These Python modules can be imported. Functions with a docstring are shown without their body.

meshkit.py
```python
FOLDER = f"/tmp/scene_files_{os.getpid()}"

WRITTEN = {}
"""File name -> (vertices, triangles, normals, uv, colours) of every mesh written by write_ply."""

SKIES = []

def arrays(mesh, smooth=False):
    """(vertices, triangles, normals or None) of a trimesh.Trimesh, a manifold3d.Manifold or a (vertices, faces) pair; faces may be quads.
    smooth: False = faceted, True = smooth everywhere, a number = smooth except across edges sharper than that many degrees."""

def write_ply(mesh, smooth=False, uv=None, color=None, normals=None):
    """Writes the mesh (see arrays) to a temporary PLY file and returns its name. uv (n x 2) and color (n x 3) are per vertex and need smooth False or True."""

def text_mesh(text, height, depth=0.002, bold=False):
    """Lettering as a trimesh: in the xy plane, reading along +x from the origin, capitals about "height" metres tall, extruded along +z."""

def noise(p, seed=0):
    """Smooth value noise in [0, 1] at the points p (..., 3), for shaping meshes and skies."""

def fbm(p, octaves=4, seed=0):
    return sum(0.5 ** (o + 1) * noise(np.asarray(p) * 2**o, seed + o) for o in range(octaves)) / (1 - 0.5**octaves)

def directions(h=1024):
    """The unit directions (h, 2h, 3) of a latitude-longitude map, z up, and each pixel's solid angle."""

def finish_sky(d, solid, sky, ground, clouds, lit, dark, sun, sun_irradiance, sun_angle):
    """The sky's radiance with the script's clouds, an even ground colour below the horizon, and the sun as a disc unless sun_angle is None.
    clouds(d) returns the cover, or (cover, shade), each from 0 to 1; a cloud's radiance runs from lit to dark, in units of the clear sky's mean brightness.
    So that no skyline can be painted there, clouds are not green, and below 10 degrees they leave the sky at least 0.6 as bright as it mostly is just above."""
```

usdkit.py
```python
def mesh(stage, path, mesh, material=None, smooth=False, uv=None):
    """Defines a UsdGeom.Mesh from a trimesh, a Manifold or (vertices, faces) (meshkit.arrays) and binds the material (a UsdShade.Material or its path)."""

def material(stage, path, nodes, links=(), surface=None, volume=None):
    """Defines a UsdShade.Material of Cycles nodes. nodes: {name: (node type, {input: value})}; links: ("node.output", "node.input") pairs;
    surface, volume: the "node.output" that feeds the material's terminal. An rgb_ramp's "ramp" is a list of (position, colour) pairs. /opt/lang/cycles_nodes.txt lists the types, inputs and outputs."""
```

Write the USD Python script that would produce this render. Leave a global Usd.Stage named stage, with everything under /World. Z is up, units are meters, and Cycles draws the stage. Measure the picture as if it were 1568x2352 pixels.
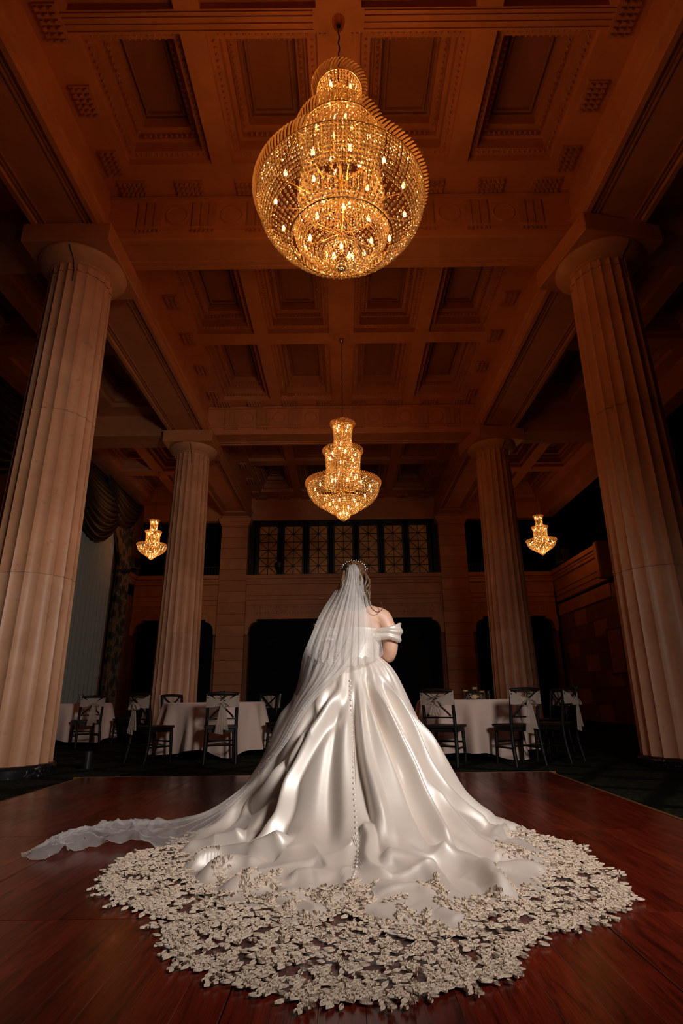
import math, random
import numpy as np
import trimesh, manifold3d
import usdkit, meshkit
from pxr import Usd, UsdGeom, UsdLux, UsdShade, Gf, Sdf, Vt
import shapely.geometry as sg
from shapely import ops as so, affinity

random.seed(7); rng = np.random.default_rng(7)
PI = math.pi
stage = Usd.Stage.CreateInMemory()
UsdGeom.SetStageUpAxis(stage, 'Z'); UsdGeom.SetStageMetersPerUnit(stage, 1.0)
UsdGeom.Xform.Define(stage, '/World'); UsdGeom.Scope.Define(stage, '/World/Looks')

# ------------------------------------------------------------------ camera (a 20 mm class lens, 0.8 m above the floor, tilted up)
CAM_H, FPX, PITCH, YAW, ROLL, PPX = 0.80, 1281.2, 0.3215, 0.0023, -0.0124, 5.2
cp, sp, cy, sy = math.cos(PITCH), math.sin(PITCH), math.cos(YAW), math.sin(YAW)
F_ = np.array([sy*cp, cy*cp, sp]); R_ = np.array([cy, -sy, 0.0]); U_ = np.cross(R_, F_)
R_, U_ = math.cos(ROLL)*R_ + math.sin(ROLL)*U_, -math.sin(ROLL)*R_ + math.cos(ROLL)*U_
cam = UsdGeom.Camera.Define(stage, '/World/camera')
cam.CreateHorizontalApertureAttr(36.0); cam.CreateVerticalApertureAttr(54.0)
cam.CreateFocalLengthAttr(36.0*FPX/1568); cam.CreateHorizontalApertureOffsetAttr(-36.0*PPX/1568)
cam.CreateClippingRangeAttr(Gf.Vec2f(0.05, 200))
cam.AddTransformOp().Set(Gf.Matrix4d(*R_, 0, *U_, 0, *(-F_), 0, 0, 0, CAM_H, 1))
cam.CreateExposureAttr(0.0)

# ------------------------------------------------------------------ light: the photographer's flash on a stand; the rest comes from the chandeliers' bulbs
flash = UsdLux.SphereLight.Define(stage, '/World/flash_light')
flash.CreateRadiusAttr(0.50); flash.CreateIntensityAttr(99.0); flash.CreateColorAttr(Gf.Vec3f(1.0, 0.95, 0.90))
FL_POS, FL_AIM = np.array([2.4, -0.1, 2.75]), np.array([0.1, 4.2, 1.65])
z_ = FL_POS - FL_AIM; z_ /= np.linalg.norm(z_); x_ = np.cross([0, 0, 1], z_); x_ /= np.linalg.norm(x_); y_ = np.cross(z_, x_)
flash.AddTransformOp().Set(Gf.Matrix4d(*x_, 0, *y_, 0, *z_, 0, *FL_POS, 1))
sh_ = UsdLux.ShapingAPI.Apply(flash.GetPrim()); sh_.CreateShapingConeAngleAttr(45.0); sh_.CreateShapingConeSoftnessAttr(1.0)
BULB_W = 80.0                     # radiance of a bulb
LAMP = (1.0, 0.395, 0.115)         # the chandeliers' deep amber light

# ------------------------------------------------------------------ helpers
used = {}
def uniq(parent, name):
    k = used.setdefault(parent, {}); n = k.get(name, 0); k[name] = n + 1
    return f'{parent}/{name}' if n == 0 else f'{parent}/{name}_{n:03d}'

def path_of(p): return '/World' if p is None else str(p.GetPath()) if hasattr(p, 'GetPath') else p

def tag(p, label=None, cat=None, group=None, kind=None):
    for k, v in (('label', label), ('category', cat), ('group', group), ('kind', kind)):
        if v: p.SetCustomDataByKey(k, v)
    return p

def thing(name, label=None, cat=None, loc=(0, 0, 0), rot=0.0, scale=1.0, group=None, kind=None, parent=None):
    x = UsdGeom.Xform.Define(stage, uniq(path_of(parent), name))
    if parent is None or any(loc):
        x.AddTranslateOp().Set(Gf.Vec3d(*map(float, loc)))
        if rot: x.AddRotateZOp().Set(float(rot))
        if scale != 1.0: x.AddScaleOp().Set(Gf.Vec3f(scale, scale, scale))
    return tag(x.GetPrim(), label, cat, group, kind)

def copy_of(src, loc, rot=0.0, scale=1.0, label=None, group=None):
    d = src.GetCustomData()
    x = UsdGeom.Xform.Define(stage, uniq('/World', src.GetName().rstrip('0123456789').rstrip('_')))
    x.GetPrim().GetReferences().AddInternalReference(src.GetPath()); x.GetPrim().SetInstanceable(True)
    x.ClearXformOpOrder()
    x.AddTranslateOp(opSuffix='at').Set(Gf.Vec3d(*map(float, loc)))
    x.AddRotateZOp(opSuffix='turn').Set(float(rot))
    if scale != 1.0: x.AddScaleOp(opSuffix='size').Set(Gf.Vec3f(scale, scale, scale))
    return tag(x.GetPrim(), label or d.get('label'), d.get('category'), group or d.get('group'))

def obj(name, m, mat, parent=None, smooth=False, label=None, cat=None, group=None, kind=None, uv=None):
    p = usdkit.mesh(stage, uniq(path_of(parent), name), m, mat, smooth=smooth, uv=uv).GetPrim()
    return tag(p, label, cat, group, kind)

def cat_m(ms):
    vs, fs, n = [], [], 0
    for v, f in ms:
        v, f = np.asarray(v, float), np.asarray(f, int)
        if f.shape[1] == 4: f = np.vstack([f[:, [0, 1, 2]], f[:, [0, 2, 3]]])
        vs.append(v); fs.append(f + n); n += len(v)
    return np.vstack(vs), np.vstack(fs)

BOXF = np.array([[0,2,3,1],[4,5,7,6],[0,1,5,4],[2,6,7,3],[0,4,6,2],[1,3,7,5]])
def box(x0, x1, y0, y1, z0, z1):
    v = np.array([[x, y, z] for z in (z0, z1) for y in (y0, y1) for x in (x0, x1)], float)
    return cat_m([(v, BOXF)])

def cbox(x0, x1, y0, y1, z0, z1, c=0.01):
    """box with chamfered edges"""
    m = trimesh.convex.convex_hull(np.array([[a, b, d] for sx, sy_, sz in np.ndindex(2, 2, 2) for a, b, d in (
        ((x0, x1)[sx], (y0+c, y1-c)[sy_], (z0+c, z1-c)[sz]), ((x0+c, x1-c)[sx], (y0, y1)[sy_], (z0+c, z1-c)[sz]), ((x0+c, x1-c)[sx], (y0+c, y1-c)[sy_], (z0, z1)[sz]))]))
    return np.array(m.vertices), np.array(m.faces)

def bar(a, b, w, d, up=(0, 0, 1)):
    """a straight bar of section w x d from a to b"""
    a, b = np.asarray(a, float), np.asarray(b, float); t = b - a; t = t/np.linalg.norm(t)
    s = np.cross(t, up); s = s/np.linalg.norm(s) if np.linalg.norm(s) > 1e-6 else np.array([1.0, 0, 0]); u = np.cross(s, t)
    v = np.array([p + s*i*w/2 + u*j*d/2 for p in (a, b) for j in (-1, 1) for i in (-1, 1)])
    return cat_m([(v, BOXF)])

def tri_fill(pts):
    """triangulates a simple polygon (n,2)"""
    v, f = trimesh.creation.triangulate_polygon(sg.Polygon(pts), engine='earcut')
    return np.asarray(v), np.asarray(f)

def extrude(pts, axis, a0, a1):
    """polygon pts (n,2) extruded along axis: 'y' -> pts are (x,z); 'x' -> pts are (y,z); 'z' -> pts are (x,y)"""
    m = trimesh.creation.extrude_polygon(sg.Polygon(pts), a1 - a0, engine='earcut')
    v = np.array(m.vertices); f = np.array(m.faces); h = v[:, 2] + a0
    if axis == 'z': v = np.c_[v[:, 0], v[:, 1], h]
    elif axis == 'y': v = np.c_[v[:, 0], h, v[:, 1]]; f = f[:, ::-1]
    else: v = np.c_[h, v[:, 0], v[:, 1]]
    return v, f

def grid_faces(n, m, wrap=False):
    """faces of an n x m vertex grid (row major); wrap joins the last column to the first"""
    i, j = np.meshgrid(np.arange(n-1), np.arange(m if wrap else m-1), indexing='ij'); k = (j+1) % m
    return np.stack([i*m+j, i*m+k, (i+1)*m+k, (i+1)*m+j], -1).reshape(-1, 4)

def lathe(prof, n=48, cx=0.0, cy_=0.0, caps=True):
    """profile [(r,z)] from bottom to top"""
    p = np.array(prof, float); a = np.arange(n)*2*PI/n
    v = np.stack([cx + p[:, :1]*np.cos(a), cy_ + p[:, :1]*np.sin(a), np.repeat(p[:, 1:], n, 1)], -1).reshape(-1, 3)
    ms = [(v, grid_faces(len(p), n, True))]
    if caps:
        for i, fl in ((0, True), (len(p)-1, False)):
            if p[i, 0] > 1e-6:
                c = np.vstack([v[i*n:(i+1)*n], [[cx, cy_, p[i, 1]]]]); j = np.arange(n)
                f = np.c_[j, (j+1) % n, np.full(n, n)]
                ms.append((c, f[:, ::-1] if fl else f))
    return cat_m(ms)

def tube(path, r, n=8, closed=False):
    """swept round tube; r scalar or per point"""
    p = np.asarray(path, float); m = len(p); r = np.broadcast_to(r, m)
    t = np.roll(p, -1, 0) - np.roll(p, 1, 0) if closed else np.gradient(p, axis=0)
    t /= np.linalg.norm(t, axis=1, keepdims=True) + 1e-12
    up = np.array([0, 0, 1.0]) if abs(t[0, 2]) < .9 else np.array([1.0, 0, 0])
    s = np.cross(t[0], up); s /= np.linalg.norm(s); rows = []
    for i in range(m):
        s = s - t[i]*(s @ t[i]); s /= np.linalg.norm(s); u = np.cross(t[i], s); a = np.arange(n)*2*PI/n
        rows.append(p[i] + r[i]*(np.cos(a)[:, None]*s + np.sin(a)[:, None]*u))
    v = np.vstack(rows)
    if closed:
        f = grid_faces(m+1, n, True) % (m*n)
        return cat_m([(v, f)])
    ms = [(v, grid_faces(m, n, True))]
    for i, fl in ((0, False), (m-1, True)):
        c = np.vstack([v[i*n:(i+1)*n], p[i:i+1]]); j = np.arange(n); f = np.c_[j, (j+1) % n, np.full(n, n)]
        ms.append((c, f[:, ::-1] if not fl else f))
    return cat_m(ms)

def xf(m, loc=(0, 0, 0), rz=0.0, s=1.0, mat=None):
    v, f = m; v = np.asarray(v)*s
    if mat is not None: v = v @ np.asarray(mat).T
    if rz: c, q = math.cos(rz), math.sin(rz); v = np.c_[v[:, 0]*c - v[:, 1]*q, v[:, 0]*q + v[:, 1]*c, v[:, 2]]
    return v + np.asarray(loc, float), f

def scatter(m, pts, rots=None, scales=None):
    """many copies of a small mesh (v,f) at pts, rots (n,3,3), scales (n,)"""
    v, f = cat_m([m]); n = len(pts); V = np.repeat(v[None], n, 0)
    if scales is not None: V = V*np.asarray(scales).reshape(n, 1, -1)
    if rots is not None: V = np.einsum('nij,nvj->nvi', rots, V)
    V = V + np.asarray(pts)[:, None]
    return V.reshape(-1, 3), (f[None] + (np.arange(n)*len(v))[:, None, None]).reshape(-1, 3)

def smoothstep(a, b, x): t = np.clip((np.asarray(x, float)-a)/(b-a), 0, 1); return t*t*(3-2*t)

# ------------------------------------------------------------------ materials
M = {}
def mat(name, nodes, links=(), surface='p.BSDF'):
    M[name] = usdkit.material(stage, f'/World/Looks/{name}', nodes, links, surface=surface); return M[name]
def plain(name, col, rough=.5, **kw): return mat(name, {'p': ('principled_bsdf', {'base_color': col, 'roughness': rough, **kw})})

def stone(name, c0, c1, scale=1.5, rough=.55, vein=.4, bump=.15):
    """warm marble or plaster: cloudy tone, fine specks, a little relief"""
    return mat(name, {
        'g': ('geometry', {}), 'n1': ('noise_texture', {'scale': scale, 'detail': 6.0, 'roughness': .6, 'distortion': .6}),
        'n2': ('noise_texture', {'scale': scale*9, 'detail': 5.0, 'roughness': .7}),
        'r': ('rgb_ramp', {'ramp': [(.3, c0), (.7, c1)]}), 'r2': ('rgb_ramp', {'ramp': [(.26, (.45, .4, .36)), (.4, (1, 1, 1))]}),
        'm': ('mix', {'mix_type': 'multiply', 'fac': vein}),
        'b': ('bump', {'strength': bump, 'distance': .02}), 'p': ('principled_bsdf', {'roughness': rough, 'specular_ior_level': .35})},
        [('g.position', 'n1.vector'), ('g.position', 'n2.vector'), ('n1.fac', 'r.fac'), ('n2.fac', 'r2.fac'), ('r.color', 'm.color1'), ('r2.color', 'm.color2'),
         ('m.color', 'p.base_color'), ('n2.fac', 'b.height'), ('b.normal', 'p.normal')])

stone('marble_warm', (0.500, 0.198, 0.080), (0.680, 0.269, 0.109), 1.3, .5, .35)
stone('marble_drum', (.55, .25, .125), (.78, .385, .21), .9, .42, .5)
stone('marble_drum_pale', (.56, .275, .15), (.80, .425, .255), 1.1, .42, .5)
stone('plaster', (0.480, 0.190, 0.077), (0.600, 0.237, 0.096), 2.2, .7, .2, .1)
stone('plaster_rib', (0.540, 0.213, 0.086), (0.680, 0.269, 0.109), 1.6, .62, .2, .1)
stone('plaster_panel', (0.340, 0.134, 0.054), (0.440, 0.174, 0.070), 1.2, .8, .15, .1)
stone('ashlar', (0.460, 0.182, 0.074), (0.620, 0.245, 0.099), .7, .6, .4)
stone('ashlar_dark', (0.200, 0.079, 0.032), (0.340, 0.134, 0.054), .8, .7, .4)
plain('black_void', (.006, .006, .007), .9, specular_ior_level=.1)
plain('black_iron', (.010, .009, .009), .45)
plain('dark_velvet', (.012, .011, .012), .95, specular_ior_level=.1)
plain('speaker_grey', (.10, .085, .075), .6)
mat('black_marble', {'g': ('geometry', {}), 'n': ('noise_texture', {'scale': 7.0, 'detail': 8.0, 'roughness': .7, 'distortion': 2.5}),
    'r': ('rgb_ramp', {'ramp': [(0, (.008, .008, .009)), (.60, (.012, .012, .013)), (.66, (.30, .28, .27)), (.70, (.012, .012, .013)), (1, (.02, .02, .02))]}),
    'p': ('principled_bsdf', {'roughness': .22})}, [('g.position', 'n.vector'), ('n.fac', 'r.fac'), ('r.color', 'p.base_color')])
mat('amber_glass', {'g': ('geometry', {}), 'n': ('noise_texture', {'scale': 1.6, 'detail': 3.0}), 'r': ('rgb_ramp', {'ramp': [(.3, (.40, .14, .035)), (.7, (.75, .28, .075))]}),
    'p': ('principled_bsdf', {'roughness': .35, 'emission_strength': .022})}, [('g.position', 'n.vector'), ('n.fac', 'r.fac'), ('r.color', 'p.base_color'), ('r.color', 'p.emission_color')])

XC = 0.02
WI, WO, ZS, ZR, XW = 3.565, 4.54, 7.45, 8.27, 7.75
BEAMS = [(6.74, 7.40), (13.34, 14.08)]
YB = 20.34
COLX, COLY = 4.0, (7.054, 13.70)

# ------------------------------------------------------------------ ceiling
ceiling = thing('ceiling', kind='structure', loc=(XC, 0, 0))
def rect(x0, x1, y0, y1): return sg.box(x0, y0, x1, y1)
def slab(poly, z0, z1):
    ms = []
    for g in getattr(poly, 'geoms', [poly]):
        m = trimesh.creation.extrude_polygon(g, z1-z0, engine='earcut'); v = np.array(m.vertices); v[:, 2] += z0; ms.append((v, np.array(m.faces)))
    return cat_m(ms)
def coffer_bay(bounds, cofs, z, eggs=True, rise=.25):
    """a flat rib grid with stepped coffers sunk into it: frame, egg moulding, inner frame and panel"""
    holes = so.unary_union([rect(*c) for c in cofs])
    obj('rib_grid', slab(rect(*bounds).difference(holes), z, z+rise), M['plaster_rib'], ceiling)
    for c in cofs:
        x0, x1, y0, y1 = c; w = min(x1-x0, y1-y0); a, b = .095*w, .22*w
        i1, i2 = rect(x0+a, x1-a, y0+a, y1-a), rect(x0+b, x1-b, y0+b, y1-b)
        fr = cat_m([slab(rect(*c).buffer(.02, join_style=2).difference(i1), z+rise*.45, z+rise*2),
                    slab(i1.difference(rect(x0+b*.62, x1-b*.62, y0+b*.62, y1-b*.62)), z+rise*1.15, z+rise*2.6),
                    slab(i1.difference(i2), z+rise*1.55, z+rise*2.6)])
        obj('coffer_frame', fr, M['plaster'], ceiling)
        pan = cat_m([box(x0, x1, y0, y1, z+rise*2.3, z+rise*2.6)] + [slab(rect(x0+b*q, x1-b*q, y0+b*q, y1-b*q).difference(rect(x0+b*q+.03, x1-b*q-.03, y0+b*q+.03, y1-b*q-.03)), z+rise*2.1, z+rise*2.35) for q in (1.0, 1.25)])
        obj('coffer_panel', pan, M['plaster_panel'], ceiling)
        if eggs:
            pts = []
            for off, zz in ((a*.55, z+rise*.45), (b*.80, z+rise*1.15)):
                step = .075
                for t in np.arange(x0+off+step, x1-off-step*.5, step): pts += [(t, y0+off, zz), (t, y1-off, zz)]
                for t in np.arange(y0+off+step, y1-off-step*.5, step): pts += [(x0+off, t, zz), (x1-off, t, zz)]
            egg = trimesh.creation.icosphere(0); obj('egg_moulding', scatter((np.array(egg.vertices)*[.022, .022, .03], np.array(egg.faces)), np.array(pts)), M['plaster'], ceiling, kind='stuff')
def mutule(x, y, along):
    """a flat block hung with three rows of little pegs"""
    lx, ly = (.13, .20) if along == 'y' else (.21, .12)
    ms = [box(x-lx, x+lx, y-ly, y+ly, ZR-.035, ZR+.01)]
    nx, ny = (3, 6) if along == 'y' else (6, 3)
    for i in range(nx):
        for j in range(ny):
            px, py = x-lx+(i+.5)*2*lx/nx, y-ly+(j+.5)*2*ly/ny
            ms.append(lathe([(.026, ZR-.075), (.020, ZR-.03)], 6, px, py))
    obj('mutule', cat_m(ms), M['plaster'], ceiling)

NX = [(-3.10, -1.88), (-1.58, -.26), (.26, 1.58), (1.88, 3.10)]
for (b0, b1, rows) in ((2.0, 6.74, ((2.55, 4.22), (4.47, 6.16))), (7.40, 13.34, ((7.80, 10.20), (10.58, 13.0))), (14.08, YB+.3, ((14.45, 17.0), (17.38, 19.9)))):
    coffer_bay((-WI-.1, WI+.1, b0, b1), [(x0, x1, y0, y1) for x0, x1 in NX for y0, y1 in rows], ZR)
    n = 5; ys = np.linspace(b0+.55, b1-.62, n)
    for s in (-1, 1):
        for y in (ys[2:] if b0 < 3 else ys): mutule(s*3.32, y, 'y')
    for k in range(8): mutule((k-3.5)*.92 if abs(k-3.5) < 3.4 else math.copysign(3.16, k-3.5), b1-.20, 'x')
# raised fillets on the middle rib of the near bay and on the long rib
for x0, x1 in ((-3.4, -.30), (.30, 3.4)):
    obj('fillet', cat_m([box(x0, x1, y-.012, y+.012, ZR-.022, ZR+.005) for y in (4.25, 4.30, 4.37, 4.44)]), M['plaster_rib'], ceiling)
for y0, y1 in ((2.1, 4.22), (4.47, 6.5), (7.5, 10.1), (10.7, 13.2), (14.2, 20.3)):
    obj('fillet', cat_m([box(x-.012, x+.012, y0, y1, ZR-.02, ZR+.005) for x in (-.22, -.16, .16, .22)]), M['plaster_rib'], ceiling)
obj('attic', cat_m([box(-XW-.4, XW+.4, 1.2, YB+1.2, 8.95, 9.1)]), M['black_void'], ceiling)

# cross beams with their frieze
def frieze(parent, y, face, x0, x1, z0=7.50, z1=8.22):
    """triglyphs, roundels and pegs standing on the face of a beam; face=-1 looks at the camera"""
    d = .028
    obj('frieze_band', cat_m([box(x0, x1, *sorted((y, y+face*.05)), 7.62, 7.655), box(x0, x1, *sorted((y, y+face*.06)), 8.17, 8.23)]), M['plaster_rib'], parent)
    n = 7; xs = np.linspace(-2.95, 2.95, n+1)
    for i, x in enumerate(xs):
        ms = [box(x+k*.125-.045, x+k*.125+.045, *sorted((y, y+face*d)), 7.68, 8.14) for k in (-1, 0, 1)] + [box(x-.19, x+.19, *sorted((y, y+face*.012)), 7.66, 8.17)]
        obj('triglyph', cat_m(ms), M['plaster'], parent)
        pegs = scatter(lathe([(.020, 0), (.013, .04)], 6), [(x+(k-2.5)*.065, y+face*.02, 7.578) for k in range(6)]); obj('peg_row', pegs, M['plaster'], parent)
    for a, b in zip(xs[:-1], xs[1:]):
        t = np.arange(28)*2*PI/28; cx = (a+b)/2
        ring = tube(np.c_[cx+.165*np.cos(t), np.full(28, y), 7.91+.165*np.sin(t)], .016, 6, True); obj('roundel', ring, M['plaster'], parent)
for b0, b1 in BEAMS:
    bm = thing('ceiling_beam', kind='structure', loc=(XC, 0, 0))
    prof = [(b0, ZR+.05), (b0, ZS+.02), (b0+.02, ZS), (b0+.10, ZS), (b0+.11, ZS+.03), (b1-.19, ZS+.03), (b1-.18, ZS+.015), (b1-.10, ZS+.015), (b1-.09, ZS), (b1-.02, ZS), (b1, ZS+.02), (b1, ZR+.05)]
    obj('beam_body', extrude(prof, 'x', -WI-.05, WI+.05), M['plaster_rib'], bm)
    frieze(bm, b0, -1, -WI, WI)
# architraves over the colonnades, with a sunk soffit
for s in (-1, 1):
    ar = thing('ceiling_architrave', kind='structure', loc=(XC, 0, 0))
    inner = [(WI, ZS), (WI, ZS+.09), (WI-.03, ZS+.105), (WI-.03, ZS+.20), (WI-.055, ZS+.215), (WI-.055, ZS+.26), (WI+.01, ZS+.28), (WI+.01, ZR+.2)]
    pr = [(WI+.07, ZS), (WI+.09, ZS+.05)] + [(WO-.09, ZS+.05), (WO-.07, ZS), (WO, ZS), (WO, ZR+.2)] + inner[::-1]
    obj('architrave_body', extrude([(s*x, z) for x, z in pr], 'y', 1.2, YB+.3), M['plaster_rib'], ar)
    obj('moulding', cat_m([box(*sorted((s*(WI+a), s*(WI+a+.02))), 1.2, YB, ZS+.03, ZS+.055) for a in (.13, .19, .78, .84)]), M['plaster'], ar)
    for y0, y1 in ((6.48, 7.62), (13.13, 14.27), (YB-.5, YB)):
        obj('soffit_block', cbox(*sorted((s*(WI+.02), s*(WO-.02))), y0, y1, ZS-.005, ZS+.06, .01), M['plaster'], ar)

# aisle ceilings
for s in (-1, 1):
    for b0, b1 in ((1.2, 6.74), (7.40, 13.34), (14.08, YB+.3)):
        xs = [(WO+.45, 5.95), (6.30, XW-.40)]; m = (b0+b1)/2
        cofs = [(*sorted((s*a, s*b)), y0, y1) for a, b in xs for y0, y1 in ((b0+.5, m-.2), (m+.2, b1-.5))]
        coffer_bay((*sorted((s*WO, s*(XW+.2))), b0, b1), cofs, ZR-.25, eggs=False)
    for b0, b1 in BEAMS:
        bm = thing('ceiling_beam', kind='structure', loc=(XC, 0, 0))
        obj('beam_body', box(*sorted((s*(WO-.05), s*(XW+.1))), b0, b1, ZS-.02, ZR+.1), M['plaster'], bm)

# ------------------------------------------------------------------ columns
def fluted(z0, z1, r0, r1, n=20, per=8, nz=2, dz=0):
    a = np.arange(n*per)*2*PI/(n*per); fr = (np.arange(n*per) % per)/per
    dep = 1 - .062*np.sin(PI*fr)**.75
    rows = [np.c_[(r0+(r1-r0)*t)*dep*np.cos(a), (r0+(r1-r0)*t)*dep*np.sin(a), np.full(n*per, z0+(z1-z0)*t)] for t in np.linspace(0, 1, nz)]
    return np.vstack(rows), grid_faces(nz, n*per, True)
RB, RT, ZB, ZN, ZE = .531, .440, .12, 6.42, 6.80
rad = lambda z: RB + (RT-RB)*(z-ZB)/(ZN-ZB)
def build_column():
    c = thing('fluted_column', cat='column', loc=(XC-COLX, COLY[0], 0), group=None)
    g = .004
    for i, (a, b) in enumerate(((ZB, 2.28), (2.28, 4.52), (4.52, ZE))):
        m = cat_m([fluted(a+g, b-g, rad(a), rad(b), nz=6), fluted(a-.01, b+.01, rad(a)-.012, rad(b)-.012, per=4)])
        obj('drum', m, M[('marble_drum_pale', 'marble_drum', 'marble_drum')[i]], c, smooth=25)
    obj('neck', cat_m([fluted(ZE+.014, 6.95, rad(6.80)-.002, rad(6.80)-.003, nz=3), lathe([(RT-.04, ZE-.02), (RT-.04, 6.95)], 40)]), M['marble_drum'], c, smooth=25)
    obj('echinus', lathe([(RT-.02, 6.93), (RT+.010, 6.94), (RT+.012, 6.955), (RT+.004, 6.96), (RT+.045, 6.975), (RT+.10, 7.005), (.585, 7.04), (.615, 7.07), (.630, 7.10), (.624, 7.125), (.59, 7.135)], 64), M['marble_drum'], c, smooth=35)
    obj('abacus', cbox(-.645, .645, -.645, .645, 7.13, ZS, .012), M['marble_warm'], c)
    obj('plinth', lathe([(.575, 0), (.575, ZB-.03), (.56, ZB-.012), (.545, ZB)], 40), M['black_marble'], c, smooth=30)
    return c
col = build_column()
tag(col, 'pale fluted stone column nearest on the left, its lower drums lit by the flash', 'column', 'fluted columns of the colonnade')
# the crack that runs down the near left capital
crk = [(-.02, 7.128, .60), (.0, 7.06, .635), (.02, 7.01, .56), (.04, 6.965, .47), (.05, 6.90, .445), (.09, 6.82, .442), (.10, 6.70, .442), (.12, 6.60, .444)]
obj('crack', tube([(r*math.sin(.12+x*.9), -r*math.cos(.12+x*.9), z) for x, z, r in crk], .006, 5), M['black_void'], col)
copy_of(col, (XC+COLX, COLY[0], 0), 12, label='dim fluted stone column nearest on the right, at the frame edge')
copy_of(col, (XC-COLX, COLY[1], 0), 0, label='distant fluted stone column on the left, behind the round table and beside the curtained window')
copy_of(col, (XC+COLX, COLY[1], 0), 12, label='distant fluted stone column on the right, in front of the black gallery')

# ------------------------------------------------------------------ back wall: piers, gallery openings with bronze lattice, entablature
wb = thing('wall_back', kind='structure', loc=(XC, YB, 0))
for s in (-1, 1):
    zs = [0] + list(np.arange(.45, 7.05, .41)) + [7.06]
    for k, (a, b) in enumerate(zip(zs[:-1], zs[1:])):
        t = .0 if k % 3 else .004
        w = 3.61 + .012*(k % 2)
        obj('block', cbox(*sorted((s*3.61, s*4.62)), -t, .45, a+.004, b-.004, .008), M['ashlar' if (k*7+s) % 3 else 'marble_warm'], wb)
    obj('pier_core', box(*sorted((s*3.64, s*4.59)), .02, .5, 0, 7.3), M['ashlar_dark'], wb)
    obj('pier_capital', cat_m([box(*sorted((s*3.58, s*4.65)), -.03, .45, 7.06, 7.14), cbox(*sorted((s*3.50, s*4.73)), -.10, .45, 7.20, 7.38, .02), box(*sorted((s*3.55, s*4.68)), -.06, .45, 7.14, 7.20), box(*sorted((s*3.60, s*4.63)), -.05, .45, 7.38, 7.46)]), M['marble_warm'], wb)
# upper wall beam
obj('lintel', box(-XW, XW, .30, .60, 7.36, 8.4), M['plaster_rib'], wb)
ENT = [(0, 5.16), (-.20, 5.16), (-.20, 5.02), (-.14, 5.00), (-.14, 4.93), (-.11, 4.92), (-.11, 4.83), (-.05, 4.80), (-.05, 4.42), (-.02, 4.40), (-.02, 4.26), (.02, 4.25), (.02, 4.215), (-.03, 4.21), (-.03, 4.06), (0, 4.05), (0, 3.55), (.3, 3.55), (.3, 5.16)]
def entab(parent, x0, x1, y):
    m = extrude([(y+a, z) for a, z in ENT], 'x', x0, x1); obj('entablature', m, M['marble_warm'], parent)
for x0, x1 in ((-3.61, 3.61), (4.62, XW), (-XW, -4.62)):
    entab(wb, x0, x1, .16)
    # meander in low relief
    u = .30; n = int((x1-x0-.5)//u); st = (x0+x1)/2 - n*u/2
    for k in range(n):
        q = st + k*u; z0, h, w = 3.66, .34, .022; bx = lambda a, b, c, d: box(q+a, q+b, .147, .165, z0+c, z0+d)
        obj('key', cat_m([bx(0, w, 0, h), bx(0, .24, h-w, h), bx(.24-w, .24, .10, h), bx(.10, .24, .10, .10+w), bx(.10, .10+w, .10, .22), bx(.05, .30, 0, w)]), M['marble_warm'], wb)
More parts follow.
